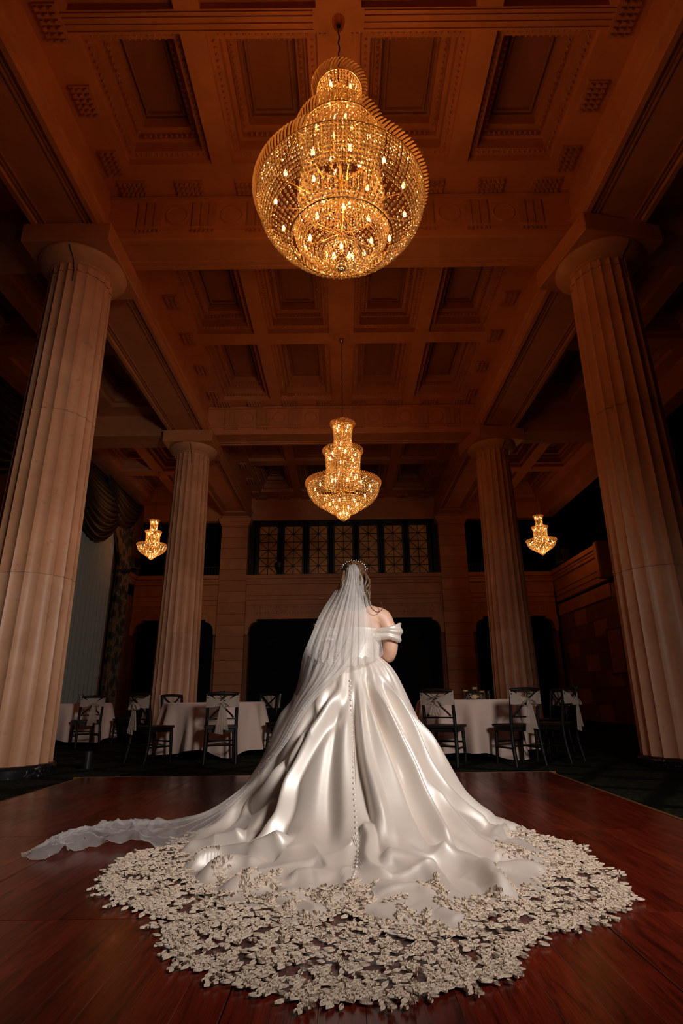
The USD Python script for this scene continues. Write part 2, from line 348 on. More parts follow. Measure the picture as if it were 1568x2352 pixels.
# lower openings: jambs, brackets, dark hangings behind
for s in (-1, 1):
    for xa, d in ((s*3.61, -s), (s*4.62, s), (s*XW, -s)):
        obj('jamb', box(*sorted((xa, xa+d*.13)), .20, .5, 0, 3.55), M['ashlar_dark'], wb)
        a = np.linspace(0, PI/2, 8); pr = [(0, 3.55), (.42, 3.55), (.42, 3.47)] + [(.13+.24*(1-math.sin(t)), 3.44-.34*(1-math.cos(t))) for t in a] + [(.13, 3.02), (.07, 2.98), (0, 3.02)]
        obj('bracket', extrude([(xa+d*x, z) for x, z in pr], 'y', .10, .40), M['marble_warm'], wb)
obj('hanging', box(-XW, XW, .62, .66, 0, 3.7), M['dark_velvet'], wb)
obj('gallery_void', cat_m([box(-XW-2, -4.4, 1.4, 1.45, 3.4, 7.6), box(4.4, XW+2, 1.4, 1.45, 3.4, 7.6), box(-XW-2, XW+2, .30, 1.45, 3.50, 3.56)]), M['black_void'], wb)
for s in (-1, 1):
    rl = [box(*sorted((s*4.62, s*XW)), .34, .36, z-.012, z+.012) for z in (5.55, 5.22)] + [box(s*x-.008, s*x+.008, .345, .355, 5.16, 5.55) for x in np.arange(4.75, XW, .11)]
    obj('gallery_rail', cat_m(rl), M['black_iron'], wb)

# lattice window
win = thing('window_1', kind='structure', loc=(XC, YB+.30, 0))
wy0, wy1 = 5.16, 7.36
obj('window_frame', cat_m([box(-3.61, 3.61, 0, .10, wy0, wy0+.05), box(-3.61, 3.61, 0, .10, wy1-.16, wy1), box(-3.61, -3.35, 0, .1, wy0, wy1), box(3.35, 3.61, 0, .1, wy0, wy1)]), M['black_iron'], win)
for k in range(7):
    cx = (k-3)*.957 - .0; hw = .345; z0, z1 = 5.24, 7.12
    obj('sash', cat_m([box(cx+d*.44-.10, cx+d*.44+.10, .0, .07, wy0, wy1-.1) for d in (-1, 1)] + [box(cx-.5, cx+.5, .01, .06, z1, z1+.1), box(cx-.5, cx+.5, .01, .06, z0-.06, z0)] + [box(cx+d*.47-.012, cx+d*.47+.012, -.02, .02, wy0, wy1-.05) for d in (-1, 1)]), M['black_iron'], win)
    h = (z1-z0)/3; ms = [box(cx-.012, cx+.012, .02, .045, z0, z1)]
    for j in range(6): ms.append(box(cx-hw, cx+hw, .02, .045, z0+h*j/2-.012, z0+h*j/2+.012))
    for j in range(3):
        c = z0+h*(j+.5)
        for sg_ in (-1, 1): ms.append(bar((cx-hw, .03, c-sg_*h/2), (cx+hw, .03, c+sg_*h/2), .02, .02, (0, 1, 0)))
        ms.append(xf(lathe([(.045, 0), (.045, .03)], 10), (cx, .04, c), mat=[[1, 0, 0], [0, 0, -1], [0, 1, 0]]))
    obj('lattice', cat_m(ms), M['black_iron'], win)
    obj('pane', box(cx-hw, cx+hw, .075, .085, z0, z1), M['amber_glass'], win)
obj('plant_urn', cat_m([lathe([(.05, 5.17), (.10, 5.19), (.05, 5.25), (.16, 5.45), (.19, 5.62), (.16, 5.64)], 16, -2.42, -.15)]), M['black_iron'], win)

# ------------------------------------------------------------------ side walls
wr = thing('wall_right', kind='structure', loc=(XC+XW, 0, 0))
obj('entablature', extrude([(a+.10, z) for a, z in ENT], 'y', 16.35, YB+.2), M['marble_warm'], wr)
obj('entablature_end', cbox(-.22, .4, 16.12, 16.36, 4.05, 5.18, .04), M['marble_warm'], wr)
k = 0
for r, z in enumerate(np.arange(0, 4.0, .5)):
    for y in np.arange(11.0 + (.45 if r % 2 else 0), YB-.1, .92):
        k += 1
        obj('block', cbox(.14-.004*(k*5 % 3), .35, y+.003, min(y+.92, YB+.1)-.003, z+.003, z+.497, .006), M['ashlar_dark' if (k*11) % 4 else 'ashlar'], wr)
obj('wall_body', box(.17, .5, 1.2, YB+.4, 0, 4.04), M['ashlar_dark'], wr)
obj('gallery_void', box(2.0, 2.1, 1.0, YB+1.6, 3.5, 8.6), M['black_void'], wr)
obj('gallery_floor', box(.1, 2.1, 1.0, YB+1.4, 3.95, 4.03), M['black_void'], wr)
obj('upper_beam', box(-.05, .35, 1.2, YB+.3, 7.36, 8.4), M['plaster'], wr)
wl = thing('wall_left', kind='structure', loc=(XC-XW, 0, 0))
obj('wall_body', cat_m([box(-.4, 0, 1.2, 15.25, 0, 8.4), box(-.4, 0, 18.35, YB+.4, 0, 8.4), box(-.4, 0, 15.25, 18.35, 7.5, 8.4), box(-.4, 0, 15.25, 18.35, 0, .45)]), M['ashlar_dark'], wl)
obj('entablature', extrude([(-a-.05, z) for a, z in ENT], 'y', 18.9, YB+.2), M['marble_warm'], wl)
w2 = thing('window_2', kind='structure', loc=(XC-XW, 16.8, 0))
obj('window_frame', cat_m([box(-.3, -.2, y-.05, y+.05, .45, 7.5) for y in (-1.5, -.5, .5, 1.5)] + [box(-.3, -.2, -1.55, 1.55, z-.05, z+.05) for z in (.5, 2.6, 4.8, 7.45)]), M['black_iron'], w2)
obj('night_glass', box(-.27, -.26, -1.5, 1.5, .45, 7.5), M['black_void'], w2)

# ------------------------------------------------------------------ floors
mat('carpet', {'g': ('geometry', {}), 'mp': ('mapping', {'rotation': (0, 0, .6), 'scale': (1, 1, 1)}),
    'w1': ('wave_texture', {'bands_direction': 'x', 'scale': .42, 'distortion': 1.2, 'detail': 2.0, 'detail_scale': 3.0}), 'w2': ('wave_texture', {'bands_direction': 'y', 'scale': .42, 'distortion': 1.2, 'detail': 2.0, 'detail_scale': 3.0}),
    'mn': ('math', {'math_type': 'minimum'}), 'r': ('rgb_ramp', {'ramp': [(0, (.0, .0, .0)), (.10, (.25, .25, .25)), (.2, (1, 1, 1))]}),
    'n': ('noise_texture', {'scale': 22.0, 'detail': 4.0, 'roughness': .7}), 'nr': ('rgb_ramp', {'ramp': [(.38, (.006, .008, .005)), (.52, (.019, .023, .012)), (.62, (.045, .040, .020))]}),
    'n3': ('noise_texture', {'scale': 400.0, 'detail': 2.0}), 'm': ('mix', {'mix_type': 'multiply', 'fac': .85}), 'b': ('bump', {'strength': .6, 'distance': .01}),
    'p': ('principled_bsdf', {'roughness': .95, 'specular_ior_level': .1})},
    [('g.position', 'mp.vector'), ('mp.vector', 'w1.vector'), ('mp.vector', 'w2.vector'), ('w1.fac', 'mn.value1'), ('w2.fac', 'mn.value2'), ('mn.value', 'r.fac'), ('g.position', 'n.vector'), ('n.fac', 'nr.fac'),
     ('nr.color', 'm.color1'), ('r.color', 'm.color2'), ('m.color', 'p.base_color'), ('g.position', 'n3.vector'), ('n3.fac', 'b.height'), ('b.normal', 'p.normal')])
obj('floor', box(-XW-2, XW+2, -2.5, YB+1.5, -.06, 0), M['carpet'], kind='structure')

WOODS = []
for i, (c0, c1, c2) in enumerate((((.034, .0030, .0015), (.120, .0105, .0040), (.170, .0170, .0062)), ((.042, .0036, .0016), (.140, .0130, .0048), (.195, .0205, .0075)), ((.026, .0024, .0014), (.098, .0086, .0035), (.140, .0138, .0052)), ((.045, .0045, .0019), (.150, .0150, .0057), (.21, .024, .0086)))):
    WOODS.append(mat(f'cherry_wood_{i}', {'g': ('geometry', {}), 'mp': ('mapping', {'scale': (9, .9, 1), 'location': (i*3.7, i*1.3, 0)}),
        'n': ('noise_texture', {'scale': 2.2, 'detail': 6.0, 'roughness': .62, 'distortion': 1.8}), 'mp2': ('mapping', {'scale': (90, 2.5, 1)}), 'n2': ('noise_texture', {'scale': 3.0, 'detail': 3.0}),
        'r': ('rgb_ramp', {'ramp': [(.30, c0), (.52, c1), (.72, c2)]}), 'r2': ('rgb_ramp', {'ramp': [(.35, (.55, .5, .5)), (.55, (1, 1, 1))]}), 'm': ('mix', {'mix_type': 'multiply', 'fac': .6}),
        'n4': ('noise_texture', {'scale': 1.4, 'detail': 3.0}), 'rr': ('rgb_ramp', {'ramp': [(.3, (.17, .17, .17)), (.7, (.30, .30, .30))]}), 'b': ('bump', {'strength': .06, 'distance': .004}),
        'p': ('principled_bsdf', {'roughness': .24, 'specular_ior_level': .16})},
        [('g.position', 'mp.vector'), ('mp.vector', 'n.vector'), ('g.position', 'mp2.vector'), ('mp2.vector', 'n2.vector'), ('n.fac', 'r.fac'), ('n2.fac', 'r2.fac'), ('r.color', 'm.color1'), ('r2.color', 'm.color2'), ('m.color', 'p.base_color'),
         ('g.position', 'n4.vector'), ('n4.fac', 'rr.fac'), ('rr.color', 'p.roughness'), ('n2.fac', 'b.height'), ('b.normal', 'p.normal')]))
plain('edge_strip_wood', (.20, .075, .022), .5)
plain('core_dark', (.012, .005, .003), .8)
DF0, DFX1, DFY1, PW, PD, DFZ = -2.83, 2.17, 6.58, 1.25, 1.37, .022
df = thing('dance_floor', 'dark red cherry wood dance floor of square panels under the bridal train', 'dance floor', (0, 0, 0))
for i in range(4):
    for j in range(6):
        x0, y1 = DF0 + i*PW, DFY1 - j*PD; y0 = y1 - PD
        pn = obj('floor_panel', box(x0+.002, x0+PW-.002, y0+.002, y1-.002, 0, DFZ-.006), M['core_dark'], df)
        n = 10; w = (PW-.004)/n
        for k in range(n):
            a, b = x0+.002+k*w, x0+.002+(k+1)*w
            obj('plank', cbox(a+.0003, b-.0003, y0+.0025, y1-.0025, .002, DFZ, .0008), WOODS[(i*3+j*5+k*7+(k*k) % 3) % 4], pn)
E2=0.09
obj('edge_ramp', cat_m([extrude([(DFY1, 0), (DFY1+E2, 0), (DFY1+E2, .004), (DFY1+.01, DFZ+.002), (DFY1, DFZ+.002)], 'x', DF0-E2, DFX1+E2)]), M['edge_strip_wood'], df)
for a, d in ((DFX1, 1), (DF0, -1)):
    obj('edge_ramp', extrude([(a, 0), (a+d*E2, 0), (a+d*E2, .004), (a+d*.01, DFZ+.002), (a, DFZ+.002)], 'y', -1.6, DFY1), M['edge_strip_wood'], df)

# ------------------------------------------------------------------ chandeliers: tiers of bead strands hung from brass rings under crowns of slanted prisms
mat('bulb_glow', {'e': ('emission', {'color': LAMP, 'strength': BULB_W})}, surface='e.emission')
mat('crystal', {'g': ('geometry', {}), 'w': ('white_noise_texture', {}), 'r': ('rgb_ramp', {'ramp': [(0, (.60, .50, .34)), (.6, (.95, .88, .68)), (1, (1, .97, .9))]}),
    't': ('transparent_bsdf', {'color': (.98, .93, .84)}), 'gl': ('glossy_bsdf', {'roughness': .10}), 'tl': ('translucent_bsdf', {}), 'df': ('diffuse_bsdf', {}),
    'm1': ('mix_closure', {'fac': .5}), 'm2': ('mix_closure', {'fac': .24}), 'm3': ('mix_closure', {'fac': .80})},
    [('g.random_per_island', 'w.w'), ('w.value', 'r.fac'), ('r.color', 'gl.color'), ('r.color', 'tl.color'), ('r.color', 'df.color'), ('tl.BSDF', 'm1.closure1'), ('df.BSDF', 'm1.closure2'), ('gl.BSDF', 'm2.closure1'), ('m1.closure', 'm2.closure2'),
     ('t.BSDF', 'm3.closure1'), ('m2.closure', 'm3.closure2')], surface='m3.closure')
mat('prism_crystal', {'gl': ('glossy_bsdf', {'roughness': .14, 'color': (1, .88, .66)}), 'tl': ('translucent_bsdf', {'color': (.95, .78, .52)}), 't': ('transparent_bsdf', {'color': (.95, .85, .7)}),
    'm2': ('mix_closure', {'fac': .5}), 'm3': ('mix_closure', {'fac': .8})}, [('gl.BSDF', 'm2.closure1'), ('tl.BSDF', 'm2.closure2'), ('t.BSDF', 'm3.closure1'), ('m2.closure', 'm3.closure2')], surface='m3.closure')
plain('brass', (.72, .45, .17), .28, metallic=1.0)
plain('dark_cable', (.05, .03, .02), .5)

_i = trimesh.creation.icosahedron(); OCT = (np.array(_i.vertices)/np.linalg.norm(_i.vertices[0])*[.92, .92, 1.12], np.array(_i.faces))
def rotz_stack(a):
    c, s = np.cos(a), np.sin(a); z = np.zeros_like(a)
    return np.stack([np.stack([c, -s, z], -1), np.stack([s, c, z], -1), np.stack([z, z, z+1], -1)], -2)
def resample(prof, step):
    p = np.array(prof, float); d = np.r_[0, np.cumsum(np.linalg.norm(np.diff(p, axis=0), axis=1))]; n = max(2, int(round(d[-1]/step)) + 1)
    t = np.linspace(0, d[-1], n); return np.c_[np.interp(t, d, p[:, 0]), np.interp(t, d, p[:, 1])]
def curve(pts, n=14):
    from scipy.interpolate import CubicSpline
    p = np.array(pts, float); t = np.r_[0, np.cumsum(np.linalg.norm(np.diff(p, axis=0), axis=1))]; return CubicSpline(t, p)(np.linspace(0, t[-1], n))
def net(prof, strands, step, size, drop=.0, seed=0):
    """bead strands laid along a profile of revolution"""
    r_ = np.random.default_rng(seed); q = resample(curve(prof), step); pts, ang, sc = [], [], []
    for k in range(strands):
        a = 2*PI*(k + .12*r_.standard_normal())/strands
        for i, (r, z) in enumerate(q):
            rr = max(r, .004)
            if rr*2*PI/strands < size*.9 and k % 2 and i > len(q)*.5: continue
            j = r_.normal(0, .0011, 3)
            pts.append((rr*math.cos(a)+j[0], rr*math.sin(a)+j[1], z+j[2])); ang.append(a + r_.uniform(0, 1.5)); sc.append(size/2*r_.uniform(.88, 1.08))
    return scatter(OCT, np.array(pts), rotz_stack(np.array(ang)), np.array(sc))
def prism(r, h, out, w, lean):
    """one slanted, outward-curving crystal bar of a crown, at angle 0"""
    ms = []
    t = np.linspace(0, 1, 5); rows = []
    for q in t:
        rr = r + out*math.sin(q*PI*.62); z = h*q; a = lean*q/r
        c = np.array([rr*math.cos(a), rr*math.sin(a), z]); er = np.array([math.cos(a), math.sin(a), 0]); et = np.array([-math.sin(a), math.cos(a), 0])
        ww = w*(1 - .35*q*q)
        rows.append([c + er*ww*.55, c + et*ww/2, c - er*ww*.25, c - et*ww/2])
    v = np.array(rows).reshape(-1, 3)
    return cat_m([(v, grid_faces(5, 4, True)), (v[:4], np.array([[0, 3, 2, 1]])), (v[16:], np.array([[0, 1, 2, 3]]))])
def ring(r, z, t=.0045): a = np.arange(72)*2*PI/72; return tube(np.c_[r*np.cos(a), r*np.sin(a), np.full(72, z)], t, 6, True)

FLAME = lathe([(.006, 0), (.0125, .012), (.0165, .032), (.014, .052), (.007, .070), (.001, .082)], 8)
def chandelier(label, loc, scale, cable, fine=1.0, detailed=True, group=None):
    c = thing('crystal_chandelier', label, 'chandelier', loc, scale=scale, group=group)
    st = .033/fine; bs = .0295/fine**.7
    S = lambda n: int(n*fine)
    obj('bead_net', net([(.715, -.02), (.70, -.11), (.645, -.23), (.55, -.335), (.42, -.425)], S(140), st, bs, seed=1), M['crystal'], c, kind='stuff', label='wide outer bowl of bead strands')
    obj('bead_bowl', net([(.395, -.31), (.385, -.38), (.335, -.47), (.255, -.535), (.150, -.575)], S(84), st, bs*1.02, seed=2), M['crystal'], c, kind='stuff', label='inner bowl of bead strands')
    obj('bead_basket', net([(.145, -.565), (.135, -.615), (.09, -.675), (.035, -.715), (.004, -.735)], S(34), st*.85, bs*.9, seed=3), M['crystal'], c, kind='stuff', label='small bead basket at the bottom')
    obj('bead_curtain', net([(.360, .705), (.345, .52), (.338, .30), (.352, .14), (.372, .02)], S(72), st, bs*.95, seed=4), M['crystal'], c, kind='stuff', label='middle curtain of bead strands')
    obj('bead_curtain', net([(.209, 1.33), (.192, 1.2), (.180, 1.0), (.188, .86), (.205, .70)], S(40), st, bs*.95, seed=5), M['crystal'], c, kind='stuff', label='topmost curtain of bead strands')
    rr_ = [(.72, -.01), (.40, -.305), (.148, -.562), (.365, .70), (.213, 1.32), (.37, .02), (.43, -.43)]
    for r, z in rr_: obj('brass_ring', ring(r, z), M['brass'], c, smooth=True)
    for (r, z, h, out, n) in ((.214, 1.325, .072, .046, 48), (.367, .705, .078, .044, 68), (.716, -.005, .074, .038, 128)):
        m = prism(r, h, out, 2*PI*r/n*.62, .06)
        if detailed:
            for k in range(n): obj('crystal_prism', xf(m, (0, 0, z), rz=2*PI*k/n), M['prism_crystal'], c)
        else:
            n2 = n//2; m = prism(r, h, out, 2*PI*r/n2*.7, .06); obj('crystal_crown', cat_m([xf(m, (0, 0, z), rz=2*PI*k/n2) for k in range(n2)]), M['prism_crystal'], c)
    # stem, arms, sockets and bulbs
    stem = [tube([(0, 0, 1.5), (0, 0, -.56)], .014, 8)]
    bulbs = []
    for r, z, n, ph in ((.56, -.12, 12, .13), (.27, -.40, 7, .3), (.075, -.60, 3, .5), (.24, .16, 6, .2), (.27, .60, 6, .7), (.11, .84, 3, .1), (.13, 1.24, 4, .9)):
        for k in range(n):
            a = 2*PI*k/n + ph; p = np.array([r*math.cos(a), r*math.sin(a), z])
            q0 = np.array([0, 0, z+.05]); stem.append(tube([q0, q0*.4+p*.6-[0, 0, .03*(n > 3)], p-[0, 0, .03]], .006, 5)); stem.append(lathe([(.012, z-.035), (.012, z)], 8, p[0], p[1]))
            bulbs.append(p)
    obj('stem', cat_m(stem), M['brass'], c, smooth=40)
    for p in bulbs: obj('candle_bulb', xf(FLAME, p), M['bulb_glow'], c, smooth=True)
    cb = cable/scale; n = max(3, int(cb/.05)); links = []
    zz = np.linspace(1.47, 1.47+cb-.10, 40)
    links.append(tube(np.c_[.006*np.sin(zz*40), .006*np.cos(zz*40), zz], .007, 6)); links.append(lathe([(.0, 1.43), (.02, 1.45), (.02, 1.50), (0, 1.52)], 10))
    obj('cable', cat_m(links), M['dark_cable'], c)
    top = 1.47+cb
    obj('canopy', lathe([(.012, top-.13), (.045, top-.10), (.06, top-.05), (.065, top-.02), (.065, top)], 24), M['brass'], c, smooth=40)
    obj('top_spoke', cat_m([bar((0, 0, 1.44), (.205*math.cos(q), .205*math.sin(q), 1.325), .012, .012) for q in np.arange(6)*PI/3]), M['brass'], c)
    return c
S1 = 1.165
chandelier('large glowing crystal chandelier hanging nearest the camera, in front of the bride', (0.02, 4.35, 5.56), S1, ZR - 5.56 - 1.47*S1)
chandelier('glowing three-tier crystal chandelier hanging above the bride, farther down the hall', (0.02, 10.39, 4.80), 1.0, ZR - 4.80 - 1.47)
ch3 = chandelier('small glowing crystal chandelier in the left aisle beside the curtained window', (-6.08, 17.2, 5.46), .62, ZR-.25-5.46-1.47*.62, fine=.6, detailed=False)
copy_of(ch3, (6.33, 17.2, 5.46), 40, scale=.62, label='small glowing crystal chandelier in the right aisle before the black gallery')
obj('ceiling_boss', lathe([(.0, ZR-.03), (.10, ZR-.035), (.14, ZR-.02), (.17, ZR-.022), (.185, ZR)], 32, 0, 10.39), M['plaster_rib'], ceiling, smooth=30)

# ------------------------------------------------------------------ window drapery on the left
mat('damask', {'g': ('geometry', {}), 'v': ('voronoi_texture', {'scale': 3.2, 'feature': 'smooth_f1', 'smoothness': .4}), 'n': ('noise_texture', {'scale': 9.0, 'detail': 5.0, 'distortion': 2.5}), 'm': ('math', {'math_type': 'multiply'}),
    'r': ('rgb_ramp', {'ramp': [(.10, (.020, .013, .008)), (.20, (.030, .019, .011)), (.30, (.19, .095, .034)), (.42, (.12, .06, .024))]}), 'p': ('principled_bsdf', {'roughness': .6, 'specular_ior_level': .2})},
    [('g.position', 'v.vector'), ('g.position', 'n.vector'), ('v.distance', 'm.value1'), ('n.fac', 'm.value2'), ('m.value', 'r.fac'), ('r.color', 'p.base_color')])
plain('swag_silk', (.026, .013, .006), .5, specular_ior_level=.3)
mat('sheer', {'d': ('diffuse_bsdf', {'color': (.50, .47, .40)}), 't': ('translucent_bsdf', {'color': (.4, .37, .32)}), 'm': ('mix_closure', {'fac': .3})}, [('d.BSDF', 'm.closure1'), ('t.BSDF', 'm.closure2')], surface='m.closure')
def pleats(y0, y1, z0, z1, n, amp, x, ny=160, nz=12, seed=0, gather=None):
    r_ = np.random.default_rng(seed); ys = np.linspace(0, 1, ny); ph = np.cumsum(r_.uniform(.6, 1.4, ny)); ph = ph/ph[-1]*2*PI*n
    rows = []
    for t in np.linspace(0, 1, nz):
        z = z0 + (z1-z0)*t; a, b = (y0, y1) if gather is None else gather(t)
        rows.append(np.c_[x + amp*(1-.25*t)*np.sin(ph + .6*math.sin(t*3)), a + (b-a)*ys, np.full(ny, z)])
    return np.vstack(rows), grid_faces(nz, ny)
def thick(m, d):
    """gives an open sheet a back, d behind it along its normals"""
    v, f = cat_m([m]); tm = trimesh.Trimesh(v, f, process=False); n = tm.vertex_normals
    e = tm.edges_sorted; u, c = np.unique(e, axis=0, return_counts=True); bs = set(map(tuple, u[c == 1])); k = len(v)
    ed = [(a, b) for a, b in tm.edges if tuple(sorted((a, b))) in bs]
    side = [(b, a, a+k) for a, b in ed] + [(b, a+k, b+k) for a, b in ed]
    return np.vstack([v, v - n*d]), np.vstack([f, f[:, ::-1]+k, np.array(side, int).reshape(-1, 3)])
WX = XC - XW
WC = 16.0
dr = thing('window_drapery', 'dark damask window drapery with swag valance and pale sheer curtain on left wall', 'curtain', (0, 0, 0))
obj('sheer_curtain', thick(pleats(14.2, 17.75, .03, 7.1, 13, .085, WX+.18, 260, 6, 3), .004), M['sheer'], dr, smooth=True, label='pale sheer curtain')
# far drape: wide at the top, tied back at 4.9 m, then straight to the floor
gat = lambda t: (18.0-.15*(1-t) if t < .68 else 18.0-2.0*((t-.68)/.32)**1.4, 18.95)
obj('side_drape', thick(pleats(0, 1, .02, 7.35, 8, .085, WX+.32, 150, 40, 5, gat), .01), M['damask'], dr, smooth=True)
gat2 = lambda t: (13.2, 14.35+.1*t if t < .68 else 14.4+1.4*((t-.68)/.32)**1.4)
obj('side_drape', thick(pleats(0, 1, .02, 7.35, 8, .085, WX+.32, 150, 40, 6, gat2), .01), M['damask'], dr, smooth=True)
obj('tieback', tube([(WX+.30+.17*math.cos(a), 18.45+.50*math.sin(a), 4.95+.10*math.sin(a)) for a in np.linspace(0, 2*PI, 24)[:-1]], .04, 6, True), M['swag_silk'], dr)
def swag(y0, y1, ztop, sag0, sag1, x, n=64, m=70, folds=11):
    """a valance swag: gathered at both ends, hanging in crescent folds"""
    rows = []
    for t in np.linspace(0, 1, m):
        s = np.linspace(0, 1, n); dip = sag0 + (sag1-sag0)*t**1.15; hang = 4*s*(1-s); hang = hang**.8
        fold = .07*np.sin(t*folds*2*PI)*hang**.5*(.4+.6*t)
        rows.append(np.c_[x + .05 + .22*hang*np.sin(PI*min(t*1.1, 1)) + fold, y0+(y1-y0)*s, ztop - .05*t - dip*hang])
    return np.vstack(rows), grid_faces(m, n)
obj('swag', thick(swag(13.6, 17.9, 7.38, .15, 2.05, WX+.40), .012), M['swag_silk'], dr, smooth=True)
obj('swag', thick(swag(15.9, 18.9, 7.40, .10, 1.2, WX+.52, folds=8), .012), M['swag_silk'], dr, smooth=True)
obj('pelmet', cbox(WX+.02, WX+.42, 13.2, 19.0, 7.34, 7.47, .02), M['swag_silk'], dr)
dr2 = thing('window_drapery', 'shadowed swag of drapery high on the left wall behind the nearest column', 'curtain', (0, 0, 0))
obj('swag', thick(swag(8.6, 12.4, 7.38, .15, 2.05, WX+.40), .012), M['swag_silk'], dr2, smooth=True)
obj('pelmet', cbox(WX+.02, WX+.42, 8.2, 12.8, 7.34, 7.47, .02), M['swag_silk'], dr2)
for y0, sd in ((8.1, 8), (12.0, 9)):
    obj('side_drape', thick(pleats(y0, y0+1.0, .02, 7.35, 8, .085, WX+.30, 120, 8, sd), .01), M['damask'], dr2, smooth=True)

# ------------------------------------------------------------------ small fittings
def speaker(label, loc, rot, sc=1.0):
    s = thing('loudspeaker', label, 'loudspeaker', loc, rot, sc)
    obj('cabinet', extrude([(-.16, 0), (.16, 0), (.20, .50), (-.12, .50)], 'x', -.17, .17), M['speaker_grey'], s)
    obj('grille', xf(cbox(-.15, .15, -.01, .01, .03, .47, .005), (0, -.145, 0)), M['black_iron'], s)
    obj('bracket', cat_m([box(-.02, .02, -.02, .10, -.10, .02), box(-.08, .08, -.02, .14, -.12, -.10)]), M['black_iron'], s)
speaker('pale loudspeaker standing on the stone ledge in the right rear corner', (7.88, 19.55, 5.285), -62)
speaker('pale loudspeaker standing on the stone ledge beside the tied-back curtain', (-7.49, 19.6, 5.265), 62, .85)
pl = thing('wall_plaque', 'tall plain stone-coloured wall plaque on the right aisle wall', 'wall plaque', (XC+XW+.135, 16.5, 2.0), 0)
obj('plaque_panel', cbox(-.07, 0, -.42, .42, -.62, .62, .015), M['ashlar'], pl); obj('plaque_frame', cat_m([box(-.09, 0, -.46, -.42, -.66, .66), box(-.09, 0, .42, .46, -.66, .66), box(-.09, 0, -.46, .46, .62, .66)]), M['ashlar_dark'], pl)
d1 = thing('door_1', kind='structure', loc=(XC+XW+.135, 14.4, 0))
obj('door_panel', cbox(-.05, 0, -.55, .55, 0, 1.05, .01), M['black_iron'], d1); obj('door_frame', cat_m([box(-.08, 0, -.63, -.55, 0, 1.1), box(-.08, 0, .55, .63, 0, 1.1)]), M['black_iron'], d1)
ex = thing('wall_sign', 'small unlit pale sign above the dark doorway at the left rear', 'sign', (-6.3, YB+.58, 2.95), 0)
obj('sign_plate', cbox(-.13, .13, -.03, 0, -.07, .07, .004), M['speaker_grey'], ex)
ul = thing('floor_uplight', 'short black uplight standing on the carpet by the dance floor corner', 'uplight', (-3.16, 7.45, 0))
obj('housing', lathe([(.05, .02), (.05, .20), (.046, .21)], 20), M['black_iron'], ul); obj('foot', cbox(-.06, .06, -.06, .06, 0, .02, .004), M['black_iron'], ul)

# ------------------------------------------------------------------ round tables, cloths, chairs and sashes
mat('linen', {'g': ('geometry', {}), 'n': ('noise_texture', {'scale': 300.0, 'detail': 2.0}), 'b': ('bump', {'strength': .25, 'distance': .002}), 'p': ('principled_bsdf', {'base_color': (.66, .47, .395), 'roughness': .8, 'sheen_weight': .2})},
    [('g.position', 'n.vector'), ('n.fac', 'b.height'), ('b.normal', 'p.normal')])
mat('organza', {'d': ('principled_bsdf', {'base_color': (.68, .53, .44), 'roughness': .6, 'sheen_weight': .3}), 't': ('transparent_bsdf', {}), 'tl': ('translucent_bsdf', {'color': (.45, .33, .26)}), 'a': ('mix_closure', {'fac': .35}), 'm': ('mix_closure', {'fac': .55})},
    [('d.BSDF', 'a.closure1'), ('tl.BSDF', 'a.closure2'), ('t.BSDF', 'm.closure1'), ('a.closure', 'm.closure2')], surface='m.closure')
plain('dark_chair_wood', (.008, .005, .0035), .5, specular_ior_level=.25)
plain('table_ply', (.16, .09, .05), .6)
plain('glass_clear', (.9, .93, .92), .05, transmission_weight=1.0, ior=1.45)
plain('candle_wax', (.75, .55, .30), .5)
plain('rose_petal', (.80, .58, .30), .6)
plain('leaf_green', (.018, .035, .015), .6)

def cloth(seed, R=.765, h=.757):
    r_ = np.random.default_rng(seed); n = 240; a = np.arange(n)*2*PI/n
    k = 11; ph = r_.uniform(0, 6.28); wob = .35*np.sin(3*a+ph)+.25*np.sin(5*a+ph*2)
    lobes = .5+.5*np.cos(k*a + wob*2.2); lobes = lobes**1.6
    rows = [np.c_[r*np.cos(a), r*np.sin(a), np.full(n, h)] for r in (.02, .3, .6, R-.012)]
    rows.append(np.c_[(R-.002)*np.cos(a), (R-.002)*np.sin(a), np.full(n, h-.006)])
    zend = .035 + .085*(.5+.5*np.cos(4*a+ph)) + .02*np.sin(7*a)
    for t in np.linspace(.04, 1, 16):
        rr = R + .006 + t**.75*(.030 + .150*lobes) - .05*t*(1-lobes); z = h - (h - zend)*t
        rows.append(np.c_[rr*np.cos(a), rr*np.sin(a), z])
    v = np.vstack(rows); f = cat_m([(v, grid_faces(len(rows), n, True)), (np.vstack([v[:n], [[0, 0, h]]]), np.c_[np.arange(n), (np.arange(n)+1) % n, np.full(n, n)])])
    return f
TABLES = [(-2.04, 9.27, 'round banquet table under the white cloth left of the bride', 'white cloth on the round table left of the bride', 11),
          (1.85, 8.58, 'round banquet table right of the bride, carrying candle vases and a rose', 'white cloth under the candle vases on the table right of the bride', 12),
          (-5.55, 11.95, 'dim round banquet table under a cloth beside the nearest left column, farther back', 'dim cloth on the far table beside the nearest left column', 13)]
for x, y, l1, l2, sd in TABLES:
    t = thing('round_table', l1, 'table', (x, y, 0))
    obj('tabletop', lathe([(.0, .722), (.755, .722), (.76, .73), (.76, .748), (.0, .752)], 48), M['table_ply'], t)
    for k in range(4):
        a = k*PI/2+.5; obj('leg', tube([(.42*math.cos(a), .42*math.sin(a), .72), (.46*math.cos(a), .46*math.sin(a), 0)], .018, 8), M['black_iron'], t)
    cl = thing('tablecloth', l2, 'tablecloth', (x, y, 0)); obj('cloth', cloth(sd), M['linen'], cl, smooth=50)

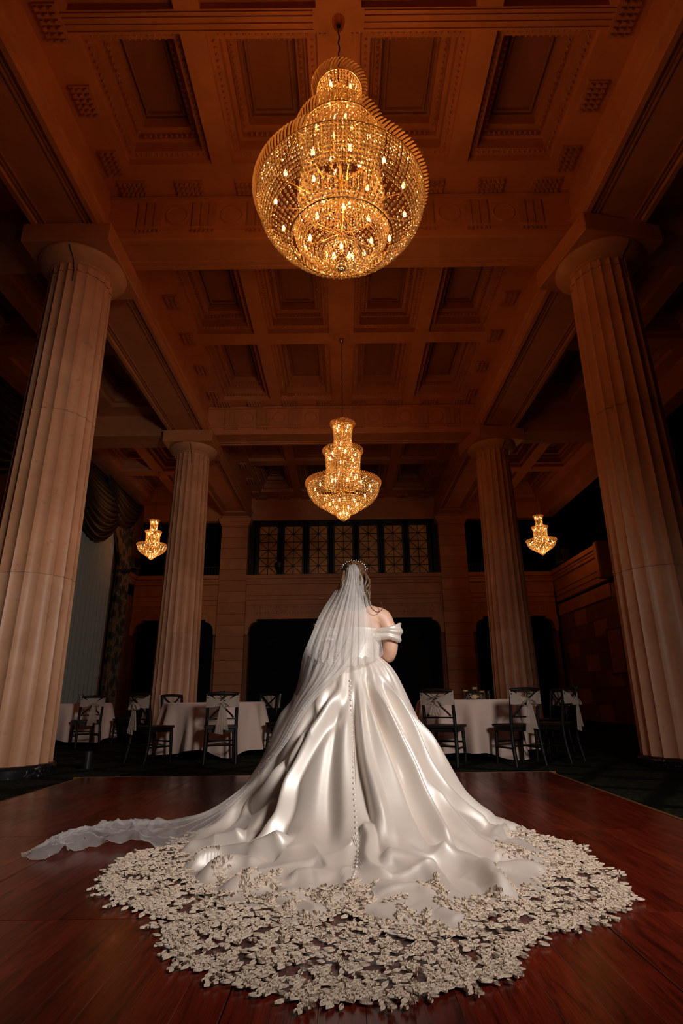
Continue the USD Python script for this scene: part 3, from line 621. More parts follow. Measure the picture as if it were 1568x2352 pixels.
def make_chair():
    c = thing('crossback_chair', 'x', 'chair', (0, 0, 0)); W = .20
    # seat at 0.45, facing +y; back at -y
    sh = sg.Polygon([(-.20, -.20), (.20, -.20), (.215, .17), (.17, .215), (-.17, .215), (-.215, .17)]).buffer(.015)
    obj('seat', slab(sh, .435, .465), M['dark_chair_wood'], c)
    obj('seat_rail', slab(sh.buffer(-.03).difference(sh.buffer(-.055)), .385, .437), M['dark_chair_wood'], c)
    for s in (-1, 1):
        pts = [(s*.205, -.255, 0), (s*.195, -.205, .25), (s*.19, -.195, .45), (s*.19, -.215, .62), (s*.187, -.26, .87)]
        obj('back_post', tube(curve(pts, 14), np.linspace(.024, .020, 14), 8), M['dark_chair_wood'], c, smooth=50)
        obj('front_leg', tube([(s*.175, .175, .44), (s*.185, .195, 0)], [.023, .018], 8), M['dark_chair_wood'], c, smooth=50)
        obj('side_stretcher', tube([(s*.195, -.21, .20), (s*.182, .185, .20)], .012, 6), M['dark_chair_wood'], c)
    obj('front_stretcher', tube([(-.18, .185, .26), (.18, .185, .26)], .012, 6), M['dark_chair_wood'], c)
    obj('rear_stretcher', tube([(-.195, -.212, .23), (.195, -.212, .23)], .012, 6), M['dark_chair_wood'], c)
    obj('top_rail', tube(curve([(-.20, -.262, .865), (-.1, -.285, .875), (.1, -.285, .875), (.20, -.262, .865)], 12), .021, 8), M['dark_chair_wood'], c, smooth=50)
    obj('lower_rail', bar((-.19, -.208, .555), (.19, -.208, .555), .018, .035, (0, 1, 0)), M['dark_chair_wood'], c)
    for s in (-1, 1):
        obj('cross_slat', tube(curve([(-s*.15, -.208, .57), (-s*.04, -.228, .68), (s*.05, -.245, .755), (s*.16, -.268, .86)], 10), .0125, 6), M['dark_chair_wood'], c, smooth=50)
    return c
def make_sash(kind):
    """organza band round the chair back with a bow behind; kind 0: long tails, 1: short puffed bow, 2: plain cover"""
    s = thing('chair_sash', 'x', 'sash', (0, 0, 0)); r_ = np.random.default_rng(kind+40); n = 28
    if kind == 2:
        t = np.linspace(0, 1, n); rows = [np.c_[-.215+.43*t, -.315+.012*np.sin(t*30+q*3)+.02*q, np.full(n, .885-.24*q)] for q in np.linspace(0, 1, 8)]
        obj('cover', thick((np.vstack(rows), grid_faces(8, n)), .003), M['organza'], s, smooth=True); return s
    for sd in (-1, 1):                                             # the two halves of the band, gathered to the knot
        rows = []
        for q in np.linspace(0, 1, 9):
            t = np.linspace(0, 1, n); hw = .085*(1-t) + .016*t; zc = .785*(1-t) + .745*t
            rows.append(np.c_[sd*(.215*(1-t)+.015*t), -.265-.045*np.sin(t*PI/2)-.006*np.sin(q*22+t*3)*(1-.4*t), zc + (q-.5)*2*hw + .012*np.sin(t*PI)*(1-q)*-1])
        obj('band', thick((np.vstack(rows), grid_faces(9, n)), .002), M['organza'], s, smooth=True)
        rows = []
        for q in np.linspace(0, 1, 10):                             # return of the band round the front
            t = np.linspace(0, 1, 6); rows.append(np.c_[sd*(.215 - .215*t), -.262+.045*np.sin(t*PI/2), np.full(6, .70+.17*q)])
        obj('band', thick((np.vstack(rows), grid_faces(10, 6)), .002), M['organza'], s, smooth=True)
    obj('knot', xf((lambda m: (np.array(m.vertices)*[.028, .022, .026], np.array(m.faces)))(trimesh.creation.icosphere(2)), (0, -.325, .745)), M['organza'], s, smooth=True)
    for sd in (-1, 1):
        a = np.linspace(0, 2*PI, 20); lp = np.c_[sd*(.045+.045*np.cos(a+PI)), -.335+0*a, .735-.02*(1+np.cos(a+PI))+.032*np.sin(a)]
        rows = [lp + np.array([0, (q-.5)*.05, 0]) for q in np.linspace(0, 1, 5)]
        obj('bow_loop', thick((np.vstack(rows), grid_faces(5, 20)), .002), M['organza'], s, smooth=True)
        L = (.36, .31)[sd > 0] if kind == 0 else (.15, .13)[sd > 0]
        rows = []
        for t in np.linspace(0, 1, 14):
            q = np.linspace(-1, 1, 12); w = .012 + (.042 if kind == 0 else .05)*t**.7
            rows.append(np.c_[sd*(.012+.022*t) + q*w, -.335 - .012*np.cos(q*9)*t - .008*t, np.full(12, .735 - L*t) - .01*q*t])
        obj('tail', thick((np.vstack(rows), grid_faces(14, 12)), .002), M['organza'], s, smooth=True)
    return s
def face(x, y, tx, ty): return math.degrees(math.atan2(-(tx-x), ty-y))
CH = [  # x, y, direction, sash kind, chair label, sash label
    (-1.7, 8.18, (-.22, .97), 0, 'dark cross-back chair with long-tailed bow, nearest left of the bride', 'organza sash with long tails on the chair nearest left of the bride'),
    (-2.6, 8.33, (.55, .83), 0, 'dark cross-back chair at the left edge of the white table, before the distant left column', 'organza sash with a long tail on the chair before the distant left column'),
    (-1.0, 9.0, (-.92, .38), 0, 'dark cross-back chair half hidden by the veil left of the bride', 'organza sash on the chair half hidden by the veil'),
    (1.3, 7.6, (.45, .89), 1, 'dark cross-back chair with short puffed bow, nearest right of the bride', 'short puffed organza bow on the chair nearest right of the bride'),
    (2.1, 7.55, (-.30, .95), 0, 'dark cross-back chair with long-tailed bow right of the candle vases', 'organza sash with long tails on the chair right of the candle vases'),
    (2.66, 7.86, (-.72, .69), 0, 'dark cross-back chair at the far right end of the white table', 'organza sash on the chair at the far right end of the table'),
    (0.74, 8.5, (1, .15), 2, 'dark cross-back chair beside the gown on its right, mostly hidden', 'organza cover on the chair beside the gown'),
    (1.1, 9.45, (.6, -.8), 2, 'dark cross-back chair behind the right table, left of the vases', 'organza cover on the chair behind the right table left of the vases'),
    (2.15, 9.66, (-.25, -.97), 2, 'dark cross-back chair behind the right table, right of the vases', 'organza cover on the chair behind the right table right of the vases'),
    (-1.52, 10.3, (-.45, -.9), 2, 'dark cross-back chair behind the left table, near the veil', 'organza cover on the chair behind the left table near the veil'),
    (-2.8, 10.15, (.7, -.7), 2, 'dark cross-back chair behind the left table, below the distant column', 'organza cover on the chair below the distant left column'),
    (-4.84, 11.08, (-.62, .78), 0, 'dim cross-back chair with a wide bow below the sheer curtain', 'wide organza bow on the dim chair below the sheer curtain'),
    (-4.4, 11.82, (-.96, .2), 0, 'dim cross-back chair seen from its side below the damask drape', 'organza bow on the dim side-on chair below the damask drape'),
    (-4.62, 12.55, (-.6, -.8), 2, 'dim cross-back chair with a flat fabric cover, far left beyond the others', 'flat pale cover on the farthest chair on the left'),
    (2.95, 8.92, (-.95, -.3), 2, 'dark cross-back chair beyond the far right end of the table, in shadow', 'organza cover on the shadowed chair beyond the far right end of the table'),
]
ch0 = None; sashes = {}
CH = [(x - .10*d[0]/math.hypot(*d), y - .10*d[1]/math.hypot(*d), d, k, a, b) for x, y, d, k, a, b in CH]
for x, y, d, k, l1, l2 in CH:
    rz = math.degrees(math.atan2(-d[0], d[1]))
    if ch0 is None:
        ch0 = make_chair(); c = ch0; xf_ = UsdGeom.Xformable(c); xf_.ClearXformOpOrder(); xf_.AddTranslateOp(opSuffix='at').Set(Gf.Vec3d(x, y, 0)); xf_.AddRotateZOp(opSuffix='turn').Set(rz); tag(c, l1, 'chair', 'cross-back chairs at the round tables')
    else: copy_of(ch0, (x, y, 0), rz, label=l1)
    if k not in sashes:
        c = sashes[k] = make_sash(k); xf_ = UsdGeom.Xformable(c); xf_.ClearXformOpOrder(); xf_.AddTranslateOp(opSuffix='at').Set(Gf.Vec3d(x, y, 0)); xf_.AddRotateZOp(opSuffix='turn').Set(rz); tag(c, l2, 'sash', 'organza sashes on the chairs')
    else: copy_of(sashes[k], (x, y, 0), rz, label=l2)

# centrepieces
def vase(x, y, h, label):
    v = thing('candle_vase', label, 'vase', (x, y, .758))
    obj('glass', lathe([(.0, 0), (.045, 0), (.048, .006), (.048, h), (.044, h), (.044, .012), (.0, .012)], 24), M['glass_clear'], v, smooth=40)
    obj('candle', lathe([(.0, h*.72), (.036, h*.72), (.038, h*.84), (.03, h*.88), (.0, h*.87)], 20), M['candle_wax'], v, smooth=40)
    obj('gold_bead', scatter((np.array(trimesh.creation.icosphere(1).vertices)*.006, np.array(trimesh.creation.icosphere(1).faces)), np.c_[.03*np.cos(np.arange(14)*2.4), .03*np.sin(np.arange(14)*2.4), .03+.009*np.arange(14)*h/.2]), M['brass'], v, kind='stuff')
vase(1.73, 8.40, .15, 'shorter candle vase on the right table, left of the rose')
vase(1.89, 8.52, .19, 'tallest candle vase on the right table')
vase(1.96, 8.38, .13, 'lowest candle vase on the right table, right of the rose')
vase(-1.95, 9.3, .17, 'candle vase on the left table behind the bowed chair')
vase(-5.25, 11.7, .17, 'candle vase on the dim far table beside the column')
def rose(x, y, label):
    r = thing('rose', label, 'rose', (x, y, .758))
    for k in range(9):
        a = k*2.4; rr = .008+.0035*k; q = np.linspace(-1, 1, 6); rows = []
        for t in np.linspace(0, 1, 5):
            th = a + q*(1.1-.02*k); R = rr + .012*t*t + .004*k*t; rows.append(np.c_[R*np.cos(th), R*np.sin(th), np.full(6, .012+.05*t*(1-.045*k)) - .008*q**2])
        obj('petal', thick((np.vstack(rows), grid_faces(5, 6)), .0012), M['rose_petal'], r, smooth=True)
    obj('calyx', lathe([(.0, 0), (.018, .004), (.026, .016), (.012, .022)], 12), M['leaf_green'], r)
rose(1.83, 8.32, 'pale yellow rose lying among the candle vases')
def sprig(x, y, z, label, seed):
    r_ = np.random.default_rng(seed); s = thing('greenery_sprig', label, 'greenery', (x, y, z))
    for k in range(11):
        a, e = r_.uniform(0, 6.28), r_.uniform(-.4, 1.2); d = np.array([math.cos(a)*math.cos(e), math.sin(a)*math.cos(e), math.sin(e)]); L = r_.uniform(.05, .10)
        w = np.cross(d, [0, 0, 1.0]); w /= np.linalg.norm(w)+1e-9; p = [d*L*t for t in (.15, .45, .75, 1.0)]
        v = np.array([p[0], p[1]+w*.014, p[2]+w*.012, p[3], p[2]-w*.012, p[1]-w*.014, (p[1]+p[2])/2 + np.cross(w, d)*.006])
        obj('leaf', (v, np.array([[0, 1, 6], [1, 2, 6], [2, 3, 6], [3, 4, 6], [4, 5, 6], [5, 0, 6]])), M['leaf_green'], s)
def knot_at(i, dz=.765):
    x, y, d = CH[i][:3]; n = math.hypot(*d); return x - d[0]/n*.34, y - d[1]/n*.34, dz
for i, l in ((0, 'dark green sprig tucked in the bow of the chair nearest left of the bride'), (3, 'dark green sprig tucked in the short puffed bow'), (4, 'dark green sprig in the bow right of the candle vases'), (5, 'dark green sprig on the chair at the far right end of the table'), (1, 'dark green sprig on the bow before the distant left column')):
    sprig(*knot_at(i, .80 if i != 5 else .86), l, i)

# ------------------------------------------------------------------ the bride, seen from behind
mat('satin', {'g': ('geometry', {}), 'n': ('noise_texture', {'scale': 5.0, 'detail': 3.0}), 'b': ('bump', {'strength': .10, 'distance': .02}),
    'p': ('principled_bsdf', {'base_color': (.70, .595, .52), 'roughness': .55, 'specular_ior_level': .3, 'sheen_weight': .15}), 'gl': ('glossy_bsdf', {'color': (.95, .92, .88), 'roughness': .47}), 'm': ('mix_closure', {'fac': .25})},
    [('g.position', 'n.vector'), ('n.fac', 'b.height'), ('b.normal', 'p.normal'), ('b.normal', 'gl.normal'), ('p.BSDF', 'm.closure1'), ('gl.BSDF', 'm.closure2')], surface='m.closure')
mat('lace_thread', {'g': ('geometry', {}), 'n': ('noise_texture', {'scale': 260.0, 'detail': 3.0}), 'r': ('rgb_ramp', {'ramp': [(.3, (.46, .34, .25)), (.7, (.80, .65, .52))]}), 'b': ('bump', {'strength': .5, 'distance': .002}),
    'a': ('attribute', {'attribute': 'cord'}), 'ar': ('rgb_ramp', {'ramp': [(0, (.46, .43, .40)), (.75, (1, 1, 1))]}), 'mu': ('mix', {'mix_type': 'multiply', 'fac': 1.0}), 'af': ('rgb_ramp', {'ramp': [(0, (.72, .72, .72)), (.45, (1, 1, 1))]}),
    'p': ('principled_bsdf', {'roughness': .75, 'specular_ior_level': .25}), 't': ('transparent_bsdf', {}), 'mx': ('mix_closure', {})},
    [('g.position', 'n.vector'), ('n.fac', 'r.fac'), ('a.fac', 'ar.fac'), ('a.fac', 'af.fac'), ('r.color', 'mu.color1'), ('ar.color', 'mu.color2'), ('mu.color', 'p.base_color'), ('n.fac', 'b.height'), ('b.normal', 'p.normal'), ('af.color', 'mx.fac'), ('t.BSDF', 'mx.closure1'), ('p.BSDF', 'mx.closure2')], surface='mx.closure')
mat('tulle', {'d': ('diffuse_bsdf', {'color': (.62, .55, .50)}), 't': ('transparent_bsdf', {}), 'm': ('mix_closure', {'fac': .93})}, [('d.BSDF', 'm.closure1'), ('t.BSDF', 'm.closure2')], surface='m.closure')
mat('veil_tulle', {'d': ('diffuse_bsdf', {'color': (.90, .86, .83)}), 'tl': ('translucent_bsdf', {'color': (.70, .62, .57)}), 'a': ('mix_closure', {'fac': .35}), 't': ('transparent_bsdf', {}), 'lw': ('layer_weight', {'blend': .35}),
    'r': ('rgb_ramp', {'ramp': [(0, (.30, .30, .30)), (.55, (.42, .42, .42)), (.9, (.62, .62, .62)), (1, (.75, .75, .75))]}), 'm': ('mix_closure', {})},
    [('d.BSDF', 'a.closure1'), ('tl.BSDF', 'a.closure2'), ('lw.facing', 'r.fac'), ('r.color', 'm.fac'), ('t.BSDF', 'm.closure1'), ('a.closure', 'm.closure2')], surface='m.closure')
plain('pearl', (.85, .78, .70), .18, specular_ior_level=.8)
plain('sequin', (.95, .90, .85), .08, metallic=1.0)
plain('skin', (.62, .36, .25), .48, subsurface_weight=.12, subsurface_scale=.01)
mat('hair', {'g': ('geometry', {}), 'mp': ('mapping', {'scale': (60, 60, 9)}), 'n': ('noise_texture', {'scale': 3.0, 'detail': 4.0}), 'r': ('rgb_ramp', {'ramp': [(.3, (.030, .013, .006)), (.7, (.16, .075, .03))]}), 'b': ('bump', {'strength': .5, 'distance': .004}), 'p': ('principled_bsdf', {'roughness': .42})},
    [('g.position', 'mp.vector'), ('mp.vector', 'n.vector'), ('n.fac', 'r.fac'), ('r.color', 'p.base_color'), ('n.fac', 'b.height'), ('b.normal', 'p.normal')])
plain('tiara_metal', (.55, .50, .45), .22, metallic=1.0)
plain('lip', (.45, .13, .11), .4)
plain('eye_white', (.8, .78, .75), .2)

BX, BY = 0.06, 3.80
bride = thing('person', 'bride in white satin gown with lace train and long veil, standing with her back turned', 'person', (BX, BY, 0))
# everything below is built in the bride's own frame: x to her right in the picture, -y towards the camera, z up
def ell(c, r, n=2):
    m = trimesh.creation.icosphere(n); return np.array(m.vertices)*np.asarray(r, float) + np.asarray(c, float)
def hull(*pts):
    v = np.vstack(pts); return manifold3d.Manifold.hull_points(v.astype(np.float32))
def limb(joints):
    return [hull(ell(a, (ra,)*3), ell(b, (rb,)*3)) for (a, ra), (b, rb) in zip(joints[:-1], joints[1:])]
SECT = [(.92, .175, .125, -.01), (1.00, .165, .12, 0), (1.06, .158, .112, 0), (1.14, .165, .112, .005), (1.22, .180, .115, .005), (1.29, .185, .108, 0), (1.345, .165, .09, -.005), (1.395, .105, .07, 0)]
parts = [hull(ell((.0, y0, z0), (a0, b0, .03)), ell((0, y1, z1), (a1, b1, .03))) for (z0, a0, b0, y0), (z1, a1, b1, y1) in zip(SECT[:-1], SECT[1:])]
parts += [hull(ell((0, .0, 1.37), (.075, .06, .03)), ell((.012, .018, 1.47), (.056, .056, .03)))]
parts += [hull(ell((s*.075, .085, 1.20), (.07, .06, .06)), ell((s*.075, .03, 1.24), (.08, .07, .08))) for s in (-1, 1)]
# head turned a little to her right, tilted down
HC = np.array([.015, .035, 1.590])
parts += [hull(ell(HC+[0, -.012, .018], (.074, .090, .088)), ell(HC+[0, .045, -.055], (.050, .050, .045)), ell(HC+[0, .062, -.088], (.026, .026, .020))), hull(ell(HC+[0, .098, -.018], (.013, .016, .012)), ell(HC+[0, .085, .02], (.009, .012, .02))),
          hull(ell((.012, .018, 1.46), (.055, .055, .03)), ell(HC+[0, -.015, -.05], (.056, .062, .03)))]
parts += [hull(ell(HC+[s*.076, -.004, .012], (.008, .018, .022)), ell(HC+[s*.074, .004, -.018], (.007, .012, .014))) for s in (-1, 1)]
for s in (-1, 1):
    k_ = 1.0 if s > 0 else .74; sh, el, wr_ = (s*.205*(.25+.75*k_), .0, 1.315), (s*.250*k_, -.012, 1.065), (s*.085, .235, 1.045)
    parts += limb([((s*.12, 0, 1.345), .055), (sh, .060), ((s*.246*(.4+.6*k_), -.006, 1.20), .058), (el, .047), ((s*.19, .10, 1.045), .044), (wr_, .028)])
    palm = np.array([s*.045, .285, 1.05]); parts += [hull(ell(wr_, (.024, .024, .028)), ell(palm, (.020, .024, .038)))]
    for k in range(4):                                             # fingers folded over each other in front
        b0 = palm + [s*-.012, .016-.004*k, .030-.020*k]; L = (.030, .034, .032, .026)[k]; b1 = b0 + np.array([-s*L, .010, -.004]); b2 = b1 + np.array([-s*L*.7, -.014, -.006])
        parts += limb([(b0, .0095), (b1, .0085), (b2, .0075)])
    t0 = palm + [s*.006, -.004, .040]; parts += limb([(t0, .011), (t0+[-s*.022, .012, .016], .0095), (t0+[-s*.042, .016, .014], .008)])
    parts += limb([((s*.09, 0, .92), .10), ((s*.085, .01, .50), .062), ((s*.08, -.01, .12), .040), ((s*.08, -.01, .085), .036)])
    parts += [hull(ell((s*.08, -.03, .065), (.034, .04, .035)), ell((s*.085, .11, .052), (.038, .05, .020)), ell((s*.085, .16, .048), (.025, .03, .014)))]
body = manifold3d.Manifold()
for p_ in parts: body = body + p_
body = body.refine_to_length(.016); mm = body.to_mesh(); tb = trimesh.Trimesh(mm.vert_properties[:, :3], mm.tri_verts)
trimesh.smoothing.filter_taubin(tb, lamb=.5, nu=-.52, iterations=22)
obj('body', (np.array(tb.vertices), np.array(tb.faces)), M['skin'], bride, smooth=True)
for s in (-1, 1): obj('eye', (ell(HC+[s*.030, .088, .010], (.012, .008, .009)), np.array(trimesh.creation.icosphere(2).faces)), M['eye_white'], bride, smooth=True)
obj('lips', (ell(HC+[0, .094, -.052], (.020, .008, .007)), np.array(trimesh.creation.icosphere(2).faces)), M['lip'], bride, smooth=True)

# --- gown
TR = np.array([.12, .16, .20, .25, .29, .345, .41, .47, .53, .60, .69, .78, .92, 1.04, 1.25, 3.0])
TZ = np.array([1.075, 1.06, 1.03, .985, .93, .816, .67, .527, .388, .258, .185, .135, .083, .058, .044, .042])
IN_T = np.radians([-180, -120, -95, -80, -71, -63, -45, -35.6, -26.8, -19.7, -16, -11, -7.2, -4.5, -2.4, .4, 3, 7, 12, 17.5, 22.4, 26.6, 32.5, 39, 48, 57.6, 70, 80, 95, 120, 180])
IN_R = np.array([.58, .60, .85, 1.02, 1.06, 1.09, 1.18, 1.25, 1.32, 1.33, 1.38, 1.47, 1.49, 1.33, 1.25, 1.45, 1.53, 1.58, 1.59, 1.47, 1.43, 1.41, 1.34, 1.31, 1.25, 1.17, 1.09, 1.04, .85, .60, .58])
OUT_T = np.radians([-180, -110, -95, -82, -72.5, -71.5, -62.5, -58.8, -46.5, -40, -34, -28.7, -25.6, -22.2, -19, -14, -8.7, -4.4, 0, 4, 8, 12.2, 14.3, 16.3, 19.7, 23.2, 26.9, 33.7, 39.8, 45, 50, 57.5, 64.5, 74, 80, 95, 110, 180])
OUT_R = np.array([.60, .65, .90, 1.06, 1.11, 1.26, 1.38, 1.43, 1.53, 1.55, 1.55, 1.58, 1.66, 1.75, 1.83, 1.88, 1.97, 2.01, 1.99, 1.99, 1.94, 1.92, 1.86, 1.75, 1.72, 1.65, 1.69, 1.65, 1.66, 1.58, 1.46, 1.39, 1.29, 1.23, 1.10, .90, .65, .60])
rin = lambda t: np.interp(t, IN_T, IN_R)
rout = lambda t: np.interp(t, OUT_T, OUT_R)
# folds: crest lines in plan with height, width and a hollow beside them
FOLDS = [
 (.055, .055, .018, [(.33, -.16), (.47, -.17), (.594, -.14), (.746, -.13), (.878, -.139), (.995, -.234), (1.048, -.359)]),
 (.085, .060, .020, [(.332, -.778), (.425, -.815), (.511, -.878), (.573, -1.06), (.593, -1.33)]),
 (.055, .040, .010, [(.62, -.79), (.668, -.808), (.769, -.846), (.855, -.939)]),
 (.050, .055, .012, [(.084, -.928), (.182, -.927), (.265, -.955), (.325, -1.059), (.361, -1.207)]),
 (.035, .030, .010, [(.88, -.13), (.79, -.30), (.70, -.48)]),
 (.085, .045, .014, [(-.33, -.73), (-.364, -.714), (-.476, -.698), (-.641, -.66), (-.762, -.683), (-.869, -.751)]),
 (.055, .040, .010, [(-.58, -.50), (-.64, -.502), (-.73, -.5), (-.845, -.485), (-.954, -.534)]),
 (.060, .060, .010, [(-.454, -.841), (-.61, -.811), (-.668, -.867), (-.725, -.989)]),
 (.050, .060, .010, [(-.451, -.988), (-.528, -1.083), (-.613, -1.185)]),
 (.050, .055, .015, [(-.344, -.07), (-.45, -.06), (-.579, -.06), (-.70, -.08), (-.85, -.10)]),
 (.022, .050, .006, [(-.047, -.302), (-.066, -.443), (-.064, -.558), (-.060, -.683), (-.065, -.80)]),
 (.045, .035, .012, [(.014, -.725), (.053, -.786), (.040, -.885), (.072, -.976)]),
 (.028, .05, .006, [(.037, -1.109), (.123, -1.156), (.225, -1.188), (.302, -1.253)]), (.022, .05, .005, [(-.343, -1.102), (-.233, -1.135), (-.144, -1.121)]),
 (.022, .045, .005, [(.267, -1.366), (.337, -1.423), (.408, -1.458)]), (.020, .045, .005, [(.026, -1.359), (.101, -1.425), (.176, -1.457)]), (.03, .05, .006, [(-.30, -.95), (-.20, -1.0), (-.10, -.98)]),
 (0.046, 0.036, 0.012, [(-0.064, -0.236), (-0.087, -0.255), (-0.128, -0.27), (-0.179, -0.295), (-0.228, -0.317), (-0.276, -0.338), (-0.322, -0.362), (-0.357, -0.387), (-0.382, -0.438), (-0.4, -0.512), (-0.481, -0.599), (-0.591, -0.648), (-0.695, -0.704)]),
 (0.042, 0.036, 0.012, [(-0.24, -0.274), (-0.309, -0.297), (-0.356, -0.308), (-0.416, -0.292), (-0.475, -0.269), (-0.607, -0.143), (-0.69, -0.271)]),
 (-0.040, 0.034, 0.000, [(-0.226, -0.24), (-0.292, -0.253), (-0.35, -0.266), (-0.391, -0.293), (-0.436, -0.341), (-0.473, -0.399), (-0.563, -0.511)]),
 (0.036, 0.036, 0.006, [(0.012, -0.229), (0.021, -0.259), (0.028, -0.309), (0.038, -0.394), (0.054, -0.482), (0.077, -0.566), (0.101, -0.658), (0.121, -0.837), (0.147, -0.927), (0.232, -0.982), (0.355, -1.043)]),
 (0.022, 0.055, 0.000, [(0.073, -0.255), (0.086, -0.281), (0.137, -0.367), (0.183, -0.456), (0.217, -0.544), (0.258, -0.668), (0.269, -0.82)]),
 (-0.022, 0.026, 0.000, [(0.007, -0.218), (0.004, -0.344), (0.013, -0.471), (0.028, -0.57), (0.052, -0.701), (0.074, -0.867)]),
 (-0.044, 0.032, 0.000, [(0.051, -0.191), (0.107, -0.258), (0.165, -0.357), (0.219, -0.439), (0.27, -0.51), (0.331, -0.67), (0.399, -0.795)]),
 (0.050, 0.036, 0.010, [(0.093, -0.217), (0.121, -0.239), (0.152, -0.267), (0.203, -0.31), (0.253, -0.355), (0.302, -0.398), (0.333, -0.443), (0.371, -0.496), (0.426, -0.619), (0.488, -0.759), (0.562, -0.844), (0.661, -0.88)]),
 (-0.034, 0.028, 0.000, [(0.157, -0.176), (0.233, -0.215), (0.305, -0.252), (0.363, -0.289), (0.436, -0.334), (0.531, -0.39), (0.632, -0.487)]),
 (0.044, 0.034, 0.010, [(0.179, -0.185), (0.218, -0.194), (0.266, -0.212), (0.348, -0.241), (0.418, -0.261), (0.486, -0.278), (0.572, -0.249), (0.694, -0.239), (0.807, -0.366)]),
 (0.034, 0.036, 0.008, [(0.4, -0.355), (0.477, -0.402), (0.558, -0.519), (0.654, -0.61), (0.737, -0.725)]),
 (-0.024, 0.050, 0.000, [(-0.088, -0.272), (-0.128, -0.376), (-0.155, -0.469), (-0.161, -0.569), (-0.148, -0.726)]),
]
FOLDS = [(A*1.18, sg_*.92, B*1.5, p) for A, sg_, B, p in FOLDS]
def fold_height(P, R):
    """height of all folds at plan points P (n,2), R = distance from the bride's axis"""
    from scipy.interpolate import CubicSpline
    h = np.zeros(len(P)); hp = np.zeros(len(P))
    for A, sg_, B, pts in FOLDS:
        p = np.array(pts); L = np.r_[0, np.cumsum(np.linalg.norm(np.diff(p, axis=0), axis=1))]; t = np.linspace(0, L[-1], 900); q = CubicSpline(L, p)(t)
        from scipy.spatial import cKDTree
        d, i = cKDTree(q).query(P); tg = np.gradient(q, axis=0); tg /= np.linalg.norm(tg, axis=1, keepdims=True)
        side = np.sign(tg[i, 0]*(P[:, 1]-q[i, 1]) - tg[i, 1]*(P[:, 0]-q[i, 0]))
        u = t[i]/L[-1]; s = sg_*(.45 + .75*np.clip(np.linalg.norm(q[i], axis=1), 0, 1)); end = smoothstep(-.02, .12, u)*(1-smoothstep(.74, 1.04, u))
        R_ = np.linalg.norm(q[i], axis=1); flo = smoothstep(.65, .95, R_)
        up = end*(1-.48*flo)*A*np.exp(-(d/(s*(1-.34*flo)))**(2+.9*flo))
        if A > 0: hp += np.maximum(up, 0)**4
        else: h += up
        h -= end*B*np.exp(-((d - 1.9*s)/(.8*s))**2)
    h += hp**.25                                                   # folds that meet run into one another instead of piling up
    return h
def base_xy(r, th):
    sq = 1 - .32*(1 - smoothstep(.2, .62, r))
    return np.stack([r*np.sin(th), -r*np.cos(th)*sq], -1)
NT, NR = 760, 190
th = np.linspace(-PI, PI, NT+1)[:-1]
RI = rin(th) + .006*np.sin(th*23)
u = np.linspace(0, 1, NR); g0 = np.r_[np.linspace(.12, .62, 80), np.linspace(.62, 1.0, NR-80+1)[1:]]
Rg = np.stack([.12 + (RI[k]-.12)*((1-w)*u + w*u) for k in range(NT) for w in (0,)], 1)          # rows: from waist to hem
prof_r = np.interp(np.abs(th), [0, PI*.45, PI*.62, PI], [1, 1, .62, .58])                        # the front hangs closer than the train
from scipy.interpolate import PchipInterpolator
tz_r = np.linspace(.12, 3, 1200); from scipy.ndimage import gaussian_filter1d
tz_z = gaussian_filter1d(PchipInterpolator(TR, TZ)(tz_r), 22); tz_z = tz_z*smoothstep(.2, .45, tz_r) + np.interp(tz_r, TR, TZ)*(1-smoothstep(.2, .45, tz_r))
flare = 1 + .07*np.sin(3*th+1.2) + .05*np.sin(7*th+.4) + .03*np.sin(11*th)
req = .12 + (Rg-.12)/prof_r[None]; req = req/(1 + (flare[None]-1)*smoothstep(.4, .75, req))
Zg = np.interp(req, tz_r, tz_z)
XY = base_xy(Rg, np.broadcast_to(th, Rg.shape)); P2 = XY.reshape(-1, 2)
hf = fold_height(P2, Rg.ravel()).reshape(Rg.shape)
pleat = .006*np.sin(th*17)[None]*np.exp(-((Rg-.30)/.16)**2) + .004*np.sin(th*29+2)[None]*np.exp(-((Rg-.26)/.10)**2)
nz3 = np.c_[P2*3.1, np.zeros(len(P2))]; nse = (meshkit.fbm(nz3, 3, 5)-.5).reshape(Rg.shape)*smoothstep(.55, 1.0, Rg)*.034 + (meshkit.fbm(np.c_[P2[:, 0]*9, P2[:, 1]*6, P2[:, 0]*0], 2, 9)-.5).reshape(Rg.shape)*smoothstep(.75, 1.1, Rg)*.022
rd_ = (1 - np.abs(2*meshkit.noise(np.c_[P2[:, 0]*5+P2[:, 1]*2, P2[:, 1]*7-P2[:, 0]*2, P2[:, 0]*0+3.3], 4)-1))**4; nse = nse + (rd_.reshape(Rg.shape)-.25)*.020*smoothstep(.68, .98, Rg)
G = np.dstack([XY, Zg]); dr_ = np.gradient(G, axis=0); dt_ = np.roll(G, -1, 1) - np.roll(G, 1, 1); nrm = np.cross(dt_, dr_); nrm /= np.linalg.norm(nrm, axis=2, keepdims=True) + 1e-12
nrm = np.where(nrm[..., 2:] < 0, -nrm, nrm)
edge = (1 - smoothstep(.93, 1.0, (Rg-.12)/(RI-.12)[None]))*.85 + .15
disp = (hf + np.maximum(nse, -.012))*np.maximum(edge, .15) + pleat
GV = G + nrm*disp[..., None]
GV[..., 2] = np.maximum(GV[..., 2], DFZ+.010)
hem_ = smoothstep(.88, 1.0, (Rg-.12)/(RI-.12)[None]); GV[..., 2] = GV[..., 2]*(1-hem_) + (DFZ+.009 + .2*np.maximum(GV[..., 2]-DFZ-.02, 0))*hem_
skirt = thick((GV.reshape(-1, 3), grid_faces(NR, NT, True)), .0025)
gown = thing('gown', parent=bride, label='white satin ball gown with lace-edged cathedral train')
obj('skirt', skirt, M['satin'], gown, smooth=True)
from scipy.interpolate import LinearNDInterpolator
